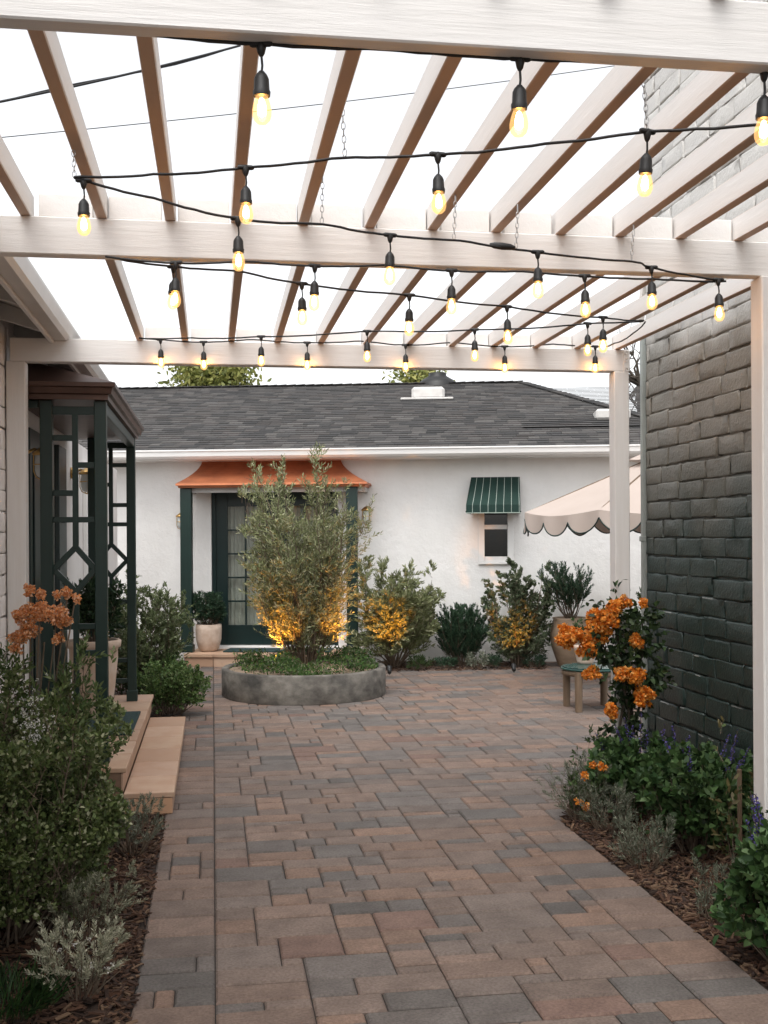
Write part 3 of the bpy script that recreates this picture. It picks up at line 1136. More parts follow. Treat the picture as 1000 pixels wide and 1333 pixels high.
# door: two glazed leaves
m = MB()
f = .055
m.box((DU0, .03, DZ0), (DU0 + f, .11, DZ1), None, .003)
m.box((DU1 - f, .03, DZ0), (DU1, .11, DZ1), None, .003)
m.box((DU0 + f, .03, DZ1 - f), (DU1 - f, .11, DZ1), None, .003)
UM = (DU0 + DU1) / 2
gz0, gz1 = hz(320, 814), hz(320, 659)
for (a, b) in ((DU0 + f, UM - .002), (UM + .002, DU1 - f)):
    sw = .155
    m.box((a, .05, DZ0 + .01), (a + sw, .09, DZ1 - f), None, .003)
    m.box((b - sw, .05, DZ0 + .01), (b, .09, DZ1 - f), None, .003)
    m.box((a + sw, .05, DZ0 + .01), (b - sw, .09, gz0), None, .003)
    m.box((a + sw, .05, gz1), (b - sw, .09, DZ1 - f), None, .003)
    uc = (a + b) / 2
    m.box((uc - .011, .056, gz0), (uc + .011, .084, gz1))
    for k in range(1, 5):
        zk = gz0 + (gz1 - gz0) * k / 5
        m.box((a + sw, .058, zk - .011), (uc - .011, .082, zk + .011))
        m.box((uc + .011, .058, zk - .011), (b - sw, .082, zk + .011))
dr = build('door', m, M['door_dark'], bh, False)
m = MB()
m.add([(DU0 + f, .070, DZ0), (DU1 - f, .070, DZ0), (DU1 - f, .070, DZ1), (DU0 + f, .070, DZ1)], [(0, 1, 2, 3)])
build('glass', m, M['glass'], dr, False)
m = MB()
nn = 160
vs = []
for i in range(nn + 1):
    u = DU0 + f + (DU1 - DU0 - 2 * f) * i / nn
    y = .15 + .018 * math.sin(i * .95) + .012 * math.sin(i * .41 + 1)
    vs += [(u, y, DZ0 + .05), (u, y, DZ1 - .02)]
m.add(vs, [(2 * i, 2 * i + 2, 2 * i + 3, 2 * i + 1) for i in range(nn)], None, True)
build('curtain', m, M['curtain'], dr, False)
m = MB()
m.box((DU0 - .02, .24, DZ0), (DU1 + .02, .26, DZ1))
build('interior', m, M['dark_room'], dr, False)
m = MB()
m.tube([(UM - .05, .02, 1.1), (UM - .05, .048, 1.1)], .01, 8)
m.tube([(UM - .05, .02, 1.1), (UM - .15, .018, 1.1)], .008, 8)
build('handle', m, M['brass'], dr, False)
m = MB()
m.box((DU0 - .03, -.06, DZ0 - .062), (DU1 + .03, .1, DZ0 - .001), None, .005)
build('threshold', m, M['trim_white'], bh, False)
# window
m = MB()
t = .032
m.box((WU0 - .045, -.038, WZ0 - .03), (WU0 + t, .09, WZ1), None, .003)
m.box((WU1 - t, -.038, WZ0 - .03), (WU1 + .045, .09, WZ1), None, .003)
m.box((WU0 + t, -.018, WZ0 - .03), (WU1 - t, .09, WZ0 + .045), None, .003)
zr = hz(645, 686)
m.box((WU0 + t, .005, zr - .03), (WU1 - t, .09, zr + .03), None, .003)
m.box((WU0 - .05, -.04, WZ0 - .055), (WU1 + .05, .0, WZ0 - .031), None, .003)
wn = build('window', m, M['trim_white'], bh, False)
m = MB()
m.box((WU0 + t, .06, WZ0 + .04), (WU1 - t, .07, WZ1))
build('pane', m, M['pane_dark'], wn, False)
# roof: shingle courses
EO = .42                             # eave overhang
ZEV = hz(500, 583, EO)
rise = .305


def roof_z(y):
    return ZEV + (y + EO) * rise


RB = 4.3                             # ridge behind the wall line
sh = MB()
SHC = [(.068, .064, .062), (.052, .050, .049), (.082, .077, .073), (.042, .041, .041), (.062, .056, .053)]
cl = .135
nrow = int((RB + EO) / cl)
UHIP = hu(672, -RB) + .1             # where the ridge ends and the hip falls away
rr = random.Random(8)
for j in range(nrow + 1):
    ya = -EO + j * cl
    yb_ = ya + cl * 1.12
    u = UL - .3 - rr.uniform(0, .3)
    uend = UHIP + (RB - ya) * .52
    while u < uend:
        L = rr.uniform(.13, .28)
        c = rr.choice(SHC)
        k = rr.uniform(.7, 1.3)
        th = .012 + rr.uniform(0, .006)
        b = min(u + L - .004, uend)
        z0, z1 = roof_z(ya) + th, roof_z(yb_) + .002
        jy = rr.uniform(-.006, .006)
        sh.add([(u, ya + jy, z0), (b, ya + jy, z0), (b, yb_, z1), (u, yb_, z1), (u, ya + jy, z0 - th), (b, ya + jy, z0 - th)], [(0, 1, 2, 3), (4, 5, 1, 0)], tuple(x * k for x in c))
        u += L
# hip plane, back plane, base sheet
e0 = UHIP + (RB + EO) * .52
sh.add([(UL - .3, -EO, roof_z(-EO) - .012), (e0, -EO, roof_z(-EO) - .012), (UHIP, RB, roof_z(RB) - .012), (UL - .3, RB, roof_z(RB) - .012)], [(0, 1, 2, 3)], (.05, .05, .05))
sh.add([(e0, -EO, ZEV - .01), (e0, 9.4, ZEV - .01), (UHIP, RB, roof_z(RB) - .01)], [(0, 1, 2)], (.07, .07, .07))
sh.add([(UL - .3, RB, roof_z(RB) - .01), (UHIP, RB, roof_z(RB) - .01), (e0, 9.4, ZEV - .01), (UL - .3, 9.4, ZEV - .01)], [(0, 1, 2, 3)], (.07, .07, .07))
# cap shingles on ridge and hip
for k in range(70):
    u = UL - .3 + k * .16
    if u > UHIP:
        break
    sh.beam((u, RB, roof_z(RB) + .008), (u + .17, RB, roof_z(RB) + .018), .2, .014, rr.choice(SHC))
hp0, hp1 = Vector((UHIP, RB, roof_z(RB) + .012)), Vector((e0, -EO, ZEV + .02))
for k in range(34):
    sh.beam(hp0.lerp(hp1, k / 34), hp0.lerp(hp1, (k + 1.1) / 34) + Vector((0, 0, .008)), .2, .014, rr.choice(SHC))
# lower wing roof at right
for j in range(26):
    ya = .6 + j * cl
    zb0 = ZEV + .33
    u = e0 - 2.6
    while u < e0 + 3.5:
        L = rr.uniform(.18, .36)
        sh.add([(u, ya, zb0 + j * cl * .28 + .012), (u + L - .004, ya, zb0 + j * cl * .28 + .012), (u + L - .004, ya + cl * 1.1, zb0 + (j + 1.1) * cl * .28), (u, ya + cl * 1.1, zb0 + (j + 1.1) * cl * .28)], [(0, 1, 2, 3)], rr.choice(SHC))
        u += L
rf = build('roof', sh, M['shingle'], bh, False)
# roof vents
vy = 3.2
m = MB()
uv = hu(559, -vy)
m.box((uv - .26, vy - .22, roof_z(vy - .2) - .02), (uv + .26, vy + .2, roof_z(vy) + .12), None, .04)
m.box((uv - .42, vy - .42, roof_z(vy - .4) + .014), (uv + .40, vy - .2, roof_z(vy - .4) + .05), None, .01)
build('roof_vent', m, M['vent_metal'], rf, False)
m = MB()
ud = hu(571, -4.5)
m.lathe([(.37, -.35), (.36, -.05), (.27, .03), (.15, .10), (.15, .15), (.0001, .17)], (ud, 4.5, roof_z(RB) + .06), 20)
build('turbine_vent', m, M['dark_metal'], rf, False)
m = MB()
vy2 = 1.3
uv = hu(797, -vy2)
m.box((uv - .24, vy2 - .22, roof_z(vy2) - .05), (uv + .24, vy2 + .15, roof_z(vy2) + .10), None, .03)
build('roof_vent', m, M['vent_metal'], rf, False)
m = MB()
prof = [(-EO - .002, ZEV - .005), (-EO - .002, ZEV - .11), (-EO - .05, ZEV - .115), (-EO - .085, ZEV - .085), (-EO - .095, ZEV - .03), (-EO - .11, ZEV - .02), (-EO - .11, ZEV - .002), (-EO - .1, ZEV - .002)]
n = len(prof)
vs = [(UL - .3, y, z) for y, z in prof] + [(e0, y, z) for y, z in prof]
m.add(vs, [(i, (i + 1) % n, n + (i + 1) % n, n + i)[::-1] for i in range(n)])
build('gutter', m, M['trim_white'], bh, False)
m = MB()
m.box((UL - .3, -EO, ZEV - .125), (UR, .001, ZEV - .112))
m.box((UL - .3, -EO + .001, ZEV - .111), (UR, -EO + .03, ZEV - .013))
build('soffit', m, M['trim_white'], bh, False)

# copper door canopy with green posts
CO = .62
cu0, cu1 = hu(229, CO), hu(478, CO)
tu0, tu1 = hu(264, .02), hu(444, .02)
cz0, cz1 = hz(350, 634, CO), hz(350, 598, .05)
dc = thing('door_canopy', 'orange copper flared canopy on green posts over the french door', 'canopy', hw((cu0 + cu1) / 2, 0, 0), HRZ)


def H(u, off, z):
    return tuple(hw(u, off, z))


m = MB()
rows = []
NR = 10
for i in range(NR + 1):
    t = i / NR
    k = (1 - t) ** 1.75                # concave flare
    z = cz0 + .055 + (cz1 - cz0 - .055) * t
    rows.append((tu0 + (cu0 - tu0) * k, tu1 + (cu1 - tu1) * k, .02 + (CO - .02) * k, z))
for a, b in zip(rows[:-1], rows[1:]):
    NS = 8
    for s in range(NS):
        f0, f1 = s / NS, (s + 1) / NS
        m.add([H(a[0] + (a[1] - a[0]) * f0, a[2], a[3]), H(a[0] + (a[1] - a[0]) * f1, a[2], a[3]), H(b[0] + (b[1] - b[0]) * f1, b[2], b[3]), H(b[0] + (b[1] - b[0]) * f0, b[2], b[3])], [(0, 1, 2, 3)], None, False)
    m.add([H(a[0], 0, a[3]), H(a[0], a[2], a[3]), H(b[0], b[2], b[3]), H(b[0], 0, b[3])], [(0, 1, 2, 3)])
    m.add([H(a[1], a[2], a[3]), H(a[1], 0, a[3]), H(b[1], 0, b[3]), H(b[1], b[2], b[3])], [(0, 1, 2, 3)])
# drip edge moulding
pr_ = [(0.0, .055), (.004, .03), (-.02, .025), (-.03, .0)]
for (o0, z0), (o1, z1) in zip(pr_[:-1], pr_[1:]):
    A0 = [(cu0 - o0, 0), (cu0 - o0, CO + o0), (cu1 + o0, CO + o0), (cu1 + o0, 0)]
    A1 = [(cu0 - o1, 0), (cu0 - o1, CO + o1), (cu1 + o1, CO + o1), (cu1 + o1, 0)]
    for i in range(3):
        m.add([H(*A1[i], cz0 + z1), H(*A1[i + 1], cz0 + z1), H(*A0[i + 1], cz0 + z0), H(*A0[i], cz0 + z0)], [(0, 1, 2, 3)])
m.add([H(cu0 + .03, 0.01, cz0), H(cu0 + .03, CO - .03, cz0), H(cu1 - .03, CO - .03, cz0), H(cu1 - .03, 0.01, cz0)], [(0, 1, 2, 3)])
build('copper_roof', m, M['copper'], dc)
m = MB()
for (a, b) in ((cu0 + .08, cu1 - .08),):
    x0 = hw(a, CO - .16, cz0 - .03)
    x1 = hw(b, CO - .16, cz0 - .03)
    m.beam(x0, x1, .06, .058)
    for u in (a, b):
        m.beam(hw(u, .004, cz0 - .03), hw(u, CO - .192, cz0 - .03), .07, .058)
build('header', m, M['soffit'], dc)
for u in (hu(243, CO - .12), hu(458.5, CO - .12)):
    m = MB()
    p = hw(u, CO - .12, 0)
    Mx = Matrix.Translation(p) @ Matrix.Rotation(HRZ, 4, 'Z')
    m.box((-.072, -.05, .165), (.072, .05, cz0 - .002), None, .006, Mx)
    m.box((-.085, -.062, .165), (.085, .062, .26), None, .005, Mx)
    build('post', m, M['green'], dc)
# step in front of the door
es = thing('door_step', 'low tan stone step beneath the copper canopy', 'step', hw((cu0 + cu1) / 2, .4, 0), HRZ)
m = MB()
su0, su1 = hu(238, .72), hu(470, .72)
n = 6
for i in range(n):
    a, b = su0 + (su1 - su0) * i / n, su0 + (su1 - su0) * (i + 1) / n
    Mx = HM
    m.box((a + .003, -.72, .12), (b - .003, -.001, .163), random.choice(SC), .004, Mx)
    m.box((a + .003, -.70, .0), (b - .003, -.002, .119), random.choice(SC), .003, Mx)
build('stone_step', m, M['stone'], es)
m = MB()
m.box((hu(292, .4), -.52, .165), (hu(430, .4), -.09, .18), None, .004, HM)
tag(build('door_mat', m, M['mat_green']), 'dark door mat on the step under the copper canopy', 'mat')

sconce('brass lantern half hidden left of the copper canopy post', hw(hu(239), .0, hz(239, 672)), HM.to_3x3() @ Vector((0, -1, 0)), 1.0)
sconce('brass lantern on white stucco right of the copper canopy', hw(hu(479), .0, hz(479, 664)), HM.to_3x3() @ Vector((0, -1, 0)), 1.1)

# striped awning over the little window
AO = .46
au0, au1 = hu(607, AO), hu(678, AO)
az1, az0, azv = hz(645, 621, .02), hz(645, 657, AO), hz(645, 668, AO)
aw = thing('window_awning', 'small dark green awning with thin white stripes over the window', 'awning', hw((au0 + au1) / 2, 0, az0), HRZ)
m = MB()
bt0, bt1 = hu(614, .02), hu(677, .02)
Gn, Wh = (.0045, .028, .021), (.36, .42, .38)
seg = []
NS_ = 7
x = 0.0
for i in range(NS_):
    seg.append((i / NS_, (i + .80) / NS_, Gn))
    seg.append(((i + .80) / NS_, (i + .86) / NS_, Wh))
    seg.append(((i + .86) / NS_, (i + 1) / NS_, Gn))
for f0, f1, c in seg:
    T0, T1 = bt0 + (bt1 - bt0) * f0, bt0 + (bt1 - bt0) * f1
    B0, B1 = au0 + (au1 - au0) * f0, au0 + (au1 - au0) * f1
    for k in range(4):
        t0, t1 = k / 4, (k + 1) / 4

        def Pq(T, B, t):
            return H(T + (B - T) * t, .02 + (AO - .02) * t, az1 + (az0 - az1) * t - .02 * math.sin(math.pi * t))
        m.add([Pq(T0, B0, t1), Pq(T1, B1, t1), Pq(T1, B1, t0), Pq(T0, B0, t0)], [(0, 1, 2, 3)], c, True)
    m.add([H(B0, AO + .002, azv), H(B1, AO + .002, azv), H(B1, AO, az0), H(B0, AO, az0)], [(0, 1, 2, 3)], c)
m.add([H(au0, AO + .003, azv), H(au1, AO + .003, azv), H(au1, AO + .004, azv + .01), H(au0, AO + .004, azv + .01)], [(0, 1, 2, 3)], (.4, .48, .42))
for (T, B) in ((bt0, au0), (bt1, au1)):
    m.add([H(T, .02, az1), H(B, AO, az0), H(B, AO, azv), H(T, .02, azv)], [(0, 1, 2, 3)], Gn)
build('canvas', m, M['canvas'], aw)
m = MB()
for (T, B) in ((bt0, au0), (bt1, au1)):
    m.tube([H(T, .01, azv + .02), H(B, AO - .01, azv + .02)], .01, 6)
m.tube([H(au0, AO - .008, azv + .02), H(au1, AO - .008, azv + .02)], .01, 6)
build('frame', m, M['dark_metal'], aw)

# ------------------------------------------------------------------ cream umbrella
UC = at(872, 697, 12.0)
um = thing('patio_umbrella', 'cream scalloped patio umbrella standing behind the brick building', 'umbrella', (UC.x, UC.y, 0))
NPAN = 8
URr = 1.58
uz0, uz1 = 1.885, 2.56
ang0 = -TH + math.pi + R(6)


def ucan(phi, t, flap=0.0):
    k = phi / (2 * math.pi / NPAN)
    fr = k - math.floor(k)
    chord = math.cos(math.pi / NPAN) / math.cos((fr - .5) * 2 * math.pi / NPAN)
    rad = URr * t * (chord * .45 + .55 if t > .02 else 1)
    z = uz1 + (uz0 - uz1) * (t ** .94) - .05 * math.sin(math.pi * fr) * t
    return Vector((UC.x + rad * math.cos(ang0 + phi), UC.y + rad * math.sin(ang0 + phi), z))


m = MB()
nph, nt_ = NPAN * 42, 10
for i in range(nph):
    p0, p1 = 2 * math.pi * i / nph, 2 * math.pi * (i + 1) / nph
    for j in range(nt_):
        t0, t1 = .2 + .8 * j / nt_, .2 + .8 * (j + 1) / nt_
        m.add([ucan(p0, t0), ucan(p1, t0), ucan(p1, t1), ucan(p0, t1)], [(0, 3, 2, 1)], None, True)
    for j in range(3):
        t0, t1 = .28 * j / 3, .28 * (j + 1) / 3
        o_ = Vector((0, 0, .09))
        m.add([ucan(p0, t0) + o_, ucan(p1, t0) + o_, ucan(p1, t1) + o_, ucan(p0, t1) + o_], [(0, 3, 2, 1)], None, True)
cnp = build('canopy', m, M['canvas_cream'], um)
m = MB()
mt = MB()
nsc = 3
for i in range(nph):
    p0, p1 = 2 * math.pi * i / nph, 2 * math.pi * (i + 1) / nph

    def low(p):
        ph = p / (2 * math.pi / NPAN) * nsc
        fr = ph - math.floor(ph)
        q = ucan(p, 1.0)
        hgt = .075 + .125 * math.sin(math.pi * fr) ** .75
        outw = Vector((math.cos(ang0 + p), math.sin(ang0 + p), 0))
        return q + outw * (.015 * math.sin(ph * 2 * math.pi)) - Vector((0, 0, hgt))
    a, b = ucan(p0, 1), ucan(p1, 1)
    m.add([a, b, low(p1), low(p0)], [(0, 3, 2, 1)], None, True)
    mt.tube([low(p0), low(p1)], .008, 5, cap=False)
build('valance', m, M['canvas_cream'], um)
build('trim', mt, M['green'], um)
m = MB()
m.tube([(UC.x, UC.y, 0.05), (UC.x, UC.y, uz1 + .16)], .024, 12)
m.lathe([(.045, .0), (.03, .05), (.0001, .09)], (UC.x, UC.y, uz1 + .12), 12)
build('pole', m, M['wood'], um)
for k in range(NPAN):
    m = MB()
    m.tube([(UC.x, UC.y, uz1 - .02), ucan(2 * math.pi * k / NPAN, .99) - Vector((0, 0, .012))], .011, 6)
    build('rib', m, M['wood'], um)
m = MB()
m.lathe([(.0001, .0), (.28, .0), (.28, .06), (.1, .09), (.03, .12), (.03, .3)], (UC.x, UC.y, .0), 20)
build('base', m, M['dark_metal'], um)

# ------------------------------------------------------------------ foliage tools
def unit(v):
    return v / np.maximum(np.linalg.norm(v, axis=-1, keepdims=True), 1e-9)


def leaf_faces(P, D, L, W_, shape='lens', curl=.15):
    n = len(P)
    rnd = rng.normal(size=(n, 3))
    N = unit(rnd - D * (rnd * D).sum(1, keepdims=True))
    N = unit(N + np.array([0, 0, .8]) - D * (D[:, 2:3] * .8))
    S = np.cross(D, N)
    L = L[:, None]
    W_ = W_[:, None]
    tip = P + D * L - N * L * curl
    if shape == 'lens':
        m1, m2 = P + D * L * .3, P + D * L * .68 - N * L * curl * .4
        up = N * W_ * .25
        return np.stack([P, m1 + S * W_ * .5 + up, m2 + S * W_ * .42 + up, tip, m2 - S * W_ * .42 + up, m1 - S * W_ * .5 + up], 1)
    m1 = P + D * L * .5 - N * L * curl * .2
    return np.stack([P, m1 + S * W_ * .5, tip, m1 - S * W_ * .5], 1)


def grow(base, h, r, stems, twigs, nleaf, L, W_, tilt=35, upw=.15, twig_len=.25, start=.25, base_r=.05, leaf_ang=50, seed=0, shape='lens', wig=.12, taper=.5, minlen=.65, zmin=.02, twig_up=.25):
    """returns leaf polygons (n,k,3), parameter t of each leaf, and stem polylines"""
    g_ = np.random.default_rng(seed)
    PP, DD, TT, lines = [], [], [], []
    for s in range(stems):
        az = 2 * math.pi * (s + g_.uniform(-.4, .4)) / stems * 1.0 + g_.uniform(0, .3) + (s * 2.4)
        tl = R(tilt) * math.sqrt(g_.uniform(.02, 1))
        d = np.array([math.sin(tl) * math.cos(az), math.sin(tl) * math.sin(az), math.cos(tl)])
        br = base_r * math.sqrt(g_.uniform(0, 1))
        p = np.array([br * math.cos(az), br * math.sin(az), 0.0])
        ln = h * g_.uniform(minlen, 1.05) / max(.55, math.cos(tl)) ** .8
        m_ = 9
        pts, dirs = [p.copy()], [d.copy()]
        for k in range(m_):
            d = unit(d + g_.normal(size=3) * wig + np.array([0, 0, upw]))
            p = p + d * ln / m_
            pts.append(p.copy())
            dirs.append(d.copy())
        pts, dirs = np.array(pts), np.array(dirs)
        ok_ = [i for i in range(len(pts)) if math.hypot(pts[i][0], pts[i][1]) < r * .93 and pts[i][2] < h * 1.02]
        cut = next((i for i in range(len(pts)) if i not in ok_), len(pts))
        if cut > 2:
            lines.append(pts[:cut])
        for q in range(twigs):
            t = start + (1 - start) * g_.uniform(0, 1) ** .8
            if q == 0:
                t = .97
            x = t * m_
            i = min(int(x), m_ - 1)
            fr = x - i
            p0 = pts[i] * (1 - fr) + pts[i + 1] * fr
            out = np.array([p0[0], p0[1], 0])
            td = unit(dirs[i] * .55 + unit(g_.normal(size=3)) * .75 + unit(out + 1e-6) * .25 + np.array([0, 0, twig_up]))
            tlen = twig_len * g_.uniform(.45, 1.1) * (1.15 - taper * t)
            if q == 0:
                td = dirs[i]
            tv = np.linspace(.12, 1, nleaf)[:, None]
            bend = np.array([0, 0, -.10]) * tv ** 2
            pp = p0 + td * tlen * tv + bend * tlen
            per = unit(np.cross(td, g_.normal(size=3)))
            per2 = np.cross(td, per)
            an = np.arange(nleaf) * 2.4 + g_.uniform(0, 6)
            side = per * np.cos(an)[:, None] + per2 * np.sin(an)[:, None]
            la = R(leaf_ang) * (1 - .45 * tv)
            dd = unit(td * np.cos(la) + side * np.sin(la) + np.array([0, 0, .12]))
            PP.append(pp)
            DD.append(dd)
            TT.append(np.full(nleaf, t))
            te = p0 + td * tlen
            if twig_len > .09 and math.hypot(te[0], te[1]) < r * .92 and te[2] < h:
                lines.append(np.array([p0, p0 + td * tlen * .95 + np.array([0, 0, -.09]) * tlen]))
    P = np.concatenate(PP)
    D = np.concatenate(DD)
    T = np.concatenate(TT)
    # keep the outline near the wanted radius with an uneven edge
    rad = np.hypot(P[:, 0], P[:, 1])
    lim = r * (1 + .18 * np.sin(np.arctan2(P[:, 1], P[:, 0]) * 3 + seed) + .12 * np.sin(P[:, 2] * 17 + seed))
    keep = (rad < lim) & (P[:, 2] > zmin) & (P[:, 2] < h * 1.12)
    P, D, T = P[keep], D[keep], T[keep]
    n = len(P)
    Ls = L * g_.uniform(.65, 1.2, n)
    Ws = W_ * g_.uniform(.75, 1.2, n)
    return leaf_faces(P, D, Ls, Ws, shape), T, P, lines


def colmix(n, cols, wts=None, jit=.18, seed=0):
    g_ = np.random.default_rng(seed + 77)
    cols = np.array(cols)
    wts = np.array(wts or [1] * len(cols), float)
    c = cols[g_.choice(len(cols), n, p=wts / wts.sum())]
    return c * g_.uniform(1 - jit, 1 + jit, (n, 1))


def plant_parts(root, base, G, cols, wts, seed, lmat='leaf', smat='twig', r0=.006, name='foliage', stems=True):
    V, T, P, lines = G
    b = np.array(base)
    build_np(name, V + b, V.shape[1], colmix(len(V), cols, wts, .2, seed), M[lmat], root)
    if stems:
        m = MB()
        for ln in lines:
            k = len(ln)
            if k > 2:
                m.tube([Vector(p + b) for p in ln], [r0 * (1 - .75 * i / (k - 1)) for i in range(k)], 5)
            else:
                m.tube([Vector(p + b) for p in ln], [r0 * .35, r0 * .15], 3, cap=False)
        build('stem', m, M[smat], root)


def shrub(name, label, cat, base, cols, wts=None, group=None, seed=1, lmat='leaf', smat='twig', r0=.006, **kw):
    t = thing(name, label, cat, base, 0, group)
    plant_parts(t, base, grow(base, seed=seed, **kw), cols, wts, seed, lmat, smat, r0)
    return t


OLIVE = [(.22, .245, .115), (.29, .305, .165), (.165, .19, .09), (.40, .405, .26)]
GREEN = [(.045, .085, .025), (.065, .11, .035), (.03, .06, .02), (.09, .13, .05)]
SAGE = [(.16, .18, .13), (.21, .225, .165), (.11, .13, .09), (.26, .27, .21)]
ROSEM = [(.025, .06, .032), (.04, .08, .042), (.02, .045, .026), (.055, .10, .055)]
VARIE = [(.095, .135, .042), (.135, .175, .06), (.19, .22, .10), (.07, .10, .033), (.46, .47, .30)]
SALV = [(.048, .098, .030), (.066, .125, .040), (.032, .07, .024), (.09, .15, .055)]


def gpt(px, py, z=0.0):
    p = gd(px, py, z)
    return (p.x, p.y, z - .005)


# ------------------------------------------------------------------ round planter with olive tree
pl = thing('round_planter', 'low round weathered concrete planter in the middle of the paving', 'planter', (PLC.x, PLC.y, 0))
m = MB()
RP, HPL = .855, .285
m.lathe([(RP - .005, 0), (RP, .01), (RP + .002, HPL - .012), (RP - .008, HPL), (RP - .06, HPL + .001), (RP - .072, HPL - .012), (RP - .075, .12)], (PLC.x, PLC.y, 0), 96, wob=lambda a, z: 1 + .004 * math.sin(a * 5) + .002 * math.sin(a * 23))
build('rim', m, M['concrete'], pl)
m = MB()
vs = [(PLC.x, PLC.y, HPL + .03)]
fs = []
NA = 48
RI = [.12, .25, .38, .5, .62, .72, .785]
for j, rad in enumerate(RI):
    for k in range(NA):
        a = 2 * math.pi * k / NA
        z = HPL - .035 + .075 * (1 - (rad / .8) ** 2) + random.uniform(-.012, .012)
        vs.append((PLC.x + rad * math.cos(a), PLC.y + rad * math.sin(a), z))
for k in range(NA):
    fs.append((0, 1 + k, 1 + (k + 1) % NA))
    for j in range(len(RI) - 1):
        o_ = 1 + j * NA
        fs.append((o_ + k, o_ + NA + k, o_ + NA + (k + 1) % NA, o_ + (k + 1) % NA))
m.add(vs, fs, None, True)
M['pale_soil'] = mat('pale_soil', (.33, .25, .18), .95, nscale=8, namt=.6, bscale=30, bstr=.8, bdist=.02)
build('soil', m, M['pale_soil'], pl)
# ground cover in the planter
n = 11000
a = rng.uniform(0, 2 * math.pi, n)
rad = .77 * np.sqrt(rng.uniform(.12, 1, n))
dens = np.sin(a * 3 + 1.2) + np.sin(rad * 14 + a * 2) + rng.normal(0, .7, n)
kk = dens > -.35
a, rad = a[kk], rad[kk]
n = len(a)
P = np.stack([PLC.x + rad * np.cos(a), PLC.y + rad * np.sin(a), HPL - .02 + .06 * (1 - (rad / .8) ** 2) + rng.uniform(0, .075, n) * (1 + np.sin(a * 5))], 1)
D = unit(rng.normal(size=(n, 3)) + np.array([0, 0, .7]))
V = leaf_faces(P, D, rng.uniform(.025, .055, n), rng.uniform(.012, .02, n), 'dia')
o = build_np('ground_cover', V, 4, colmix(n, [(.06, .12, .03), (.04, .085, .025), (.10, .15, .05), (.14, .15, .09)], None, .2, 3), M['moss'])
tag(o, kind='stuff')

ob = (PLC.x + .0, PLC.y, HPL + .02)
ot = thing('olive_tree', 'multi-stemmed young olive tree growing in the round planter', 'tree', ob)
G = grow(ob, h=2.02, r=.70, stems=42, twigs=52, nleaf=14, L=.056, W_=.0115, tilt=30, upw=.09, twig_len=.36, start=.1, base_r=.16, leaf_ang=56, seed=21, wig=.10, minlen=.42, taper=.6, twig_up=.45)
plant_parts(ot, ob, G, OLIVE, [3, 3, 2, 2], 4, 'leaf_matte', 'twig', .009)


def uplight(label, p, aim, energy, spot=75):
    p = Vector(p)
    t = thing('garden_uplight', label, 'garden light', p, 0, 'small garden uplights')
    ax = (Vector(aim) - p).normalized()
    m = MB()
    Mx = Matrix.Translation(p + Vector((0, 0, .05))) @ ax.to_track_quat('Z', 'X').to_matrix().to_4x4()
    m.lathe([(.0001, -.045), (.022, -.04), (.026, -.01), (.030, .03), (.033, .05), (.029, .05), (.026, .035)], (0, 0, 0), 16, M=Mx)
    m.tube([p, p + Vector((0, 0, .035))], .009, 8)
    build('housing', m, M['dark_metal'], t)
    m = MB()
    m.lathe([(.0255, .036), (.015, .037), (.0001, .0375)], (0, 0, 0), 16, M=Mx)
    build('lens', m, M['lens'], t)
    ld = bpy.data.lights.new('uplight_lamp', 'SPOT')
    ld.energy = energy
    ld.color = (1, .38, .06)
    ld.spot_size = R(spot)
    ld.spot_blend = .6
    ld.shadow_soft_size = .02
    lo = bpy.data.objects.new('uplight_lamp', ld)
    COL.objects.link(lo)
    lo.parent = t
    lo.location = Vector((0, 0, .05)) + ax * .055
    lo.rotation_euler = (-ax).to_track_quat('Z', 'Y').to_euler()


def upl(label, px, py, d, z, tx, ty_, td, e, spot=75):
    p = at(px, py, d)
    q = at(tx, ty_, td)
    uplight(label, (p.x, p.y, z), q, e, spot)


upl('lit uplight at the left rim of the round planter', 354, 855, 11.40, HPL - .0, 374, 775, 11.55, 62, 80)
upl('lit uplight at the right rim of the round planter', 455, 858, 11.45, HPL - .0, 443, 775, 11.6, 52, 80)
upl('lit uplight under the bushy olive shrub beside the planter', 507, 866, 13.05, .03, 503, 815, 13.5, 58, 58)
upl('lit uplight in front of the pale shrub below the window', 669, 868, 13.2, .03, 667, 834, 13.65, 36, 50)

# ------------------------------------------------------------------ shrubs along the back house
def hb(px, off):
    x, y = hxy(px, off)
    return (x, y, .02)


shrub('olive_bush', 'wide bushy olive shrub against the wall right of the french door', 'shrub', hb(512, .72), OLIVE, [4, 2, 4, 1], seed=31, lmat='leaf_matte', h=1.22, r=.58, stems=34, twigs=44, nleaf=15, L=.06, W_=.017, tilt=50, upw=.06, twig_len=.25, start=.15, base_r=.08, leaf_ang=45, r0=.008)
shrub('rosemary_bush', 'dark green rosemary bush on the ground between the two uplit shrubs', 'shrub', hb(600, .5), ROSEM, seed=32, h=.66, r=.34, stems=90, twigs=8, nleaf=30, L=.046, W_=.012, tilt=42, upw=.14, twig_len=.26, start=.1, base_r=.1, leaf_ang=42, r0=.004, shape='dia', twig_up=1.1, minlen=.4, wig=.16)
shrub('myrtle_bush', 'conical pale green shrub below the striped awning', 'shrub', hb(674, .55), [(.10, .135, .075), (.14, .17, .10), (.075, .105, .055), (.20, .22, .15)], seed=33, lmat='leaf_matte', h=1.22, r=.44, stems=34, twigs=40, nleaf=13, L=.045, W_=.022, tilt=32, upw=.02, twig_len=.24, start=.08, base_r=.08, leaf_ang=55, r0=.008, taper=.85)
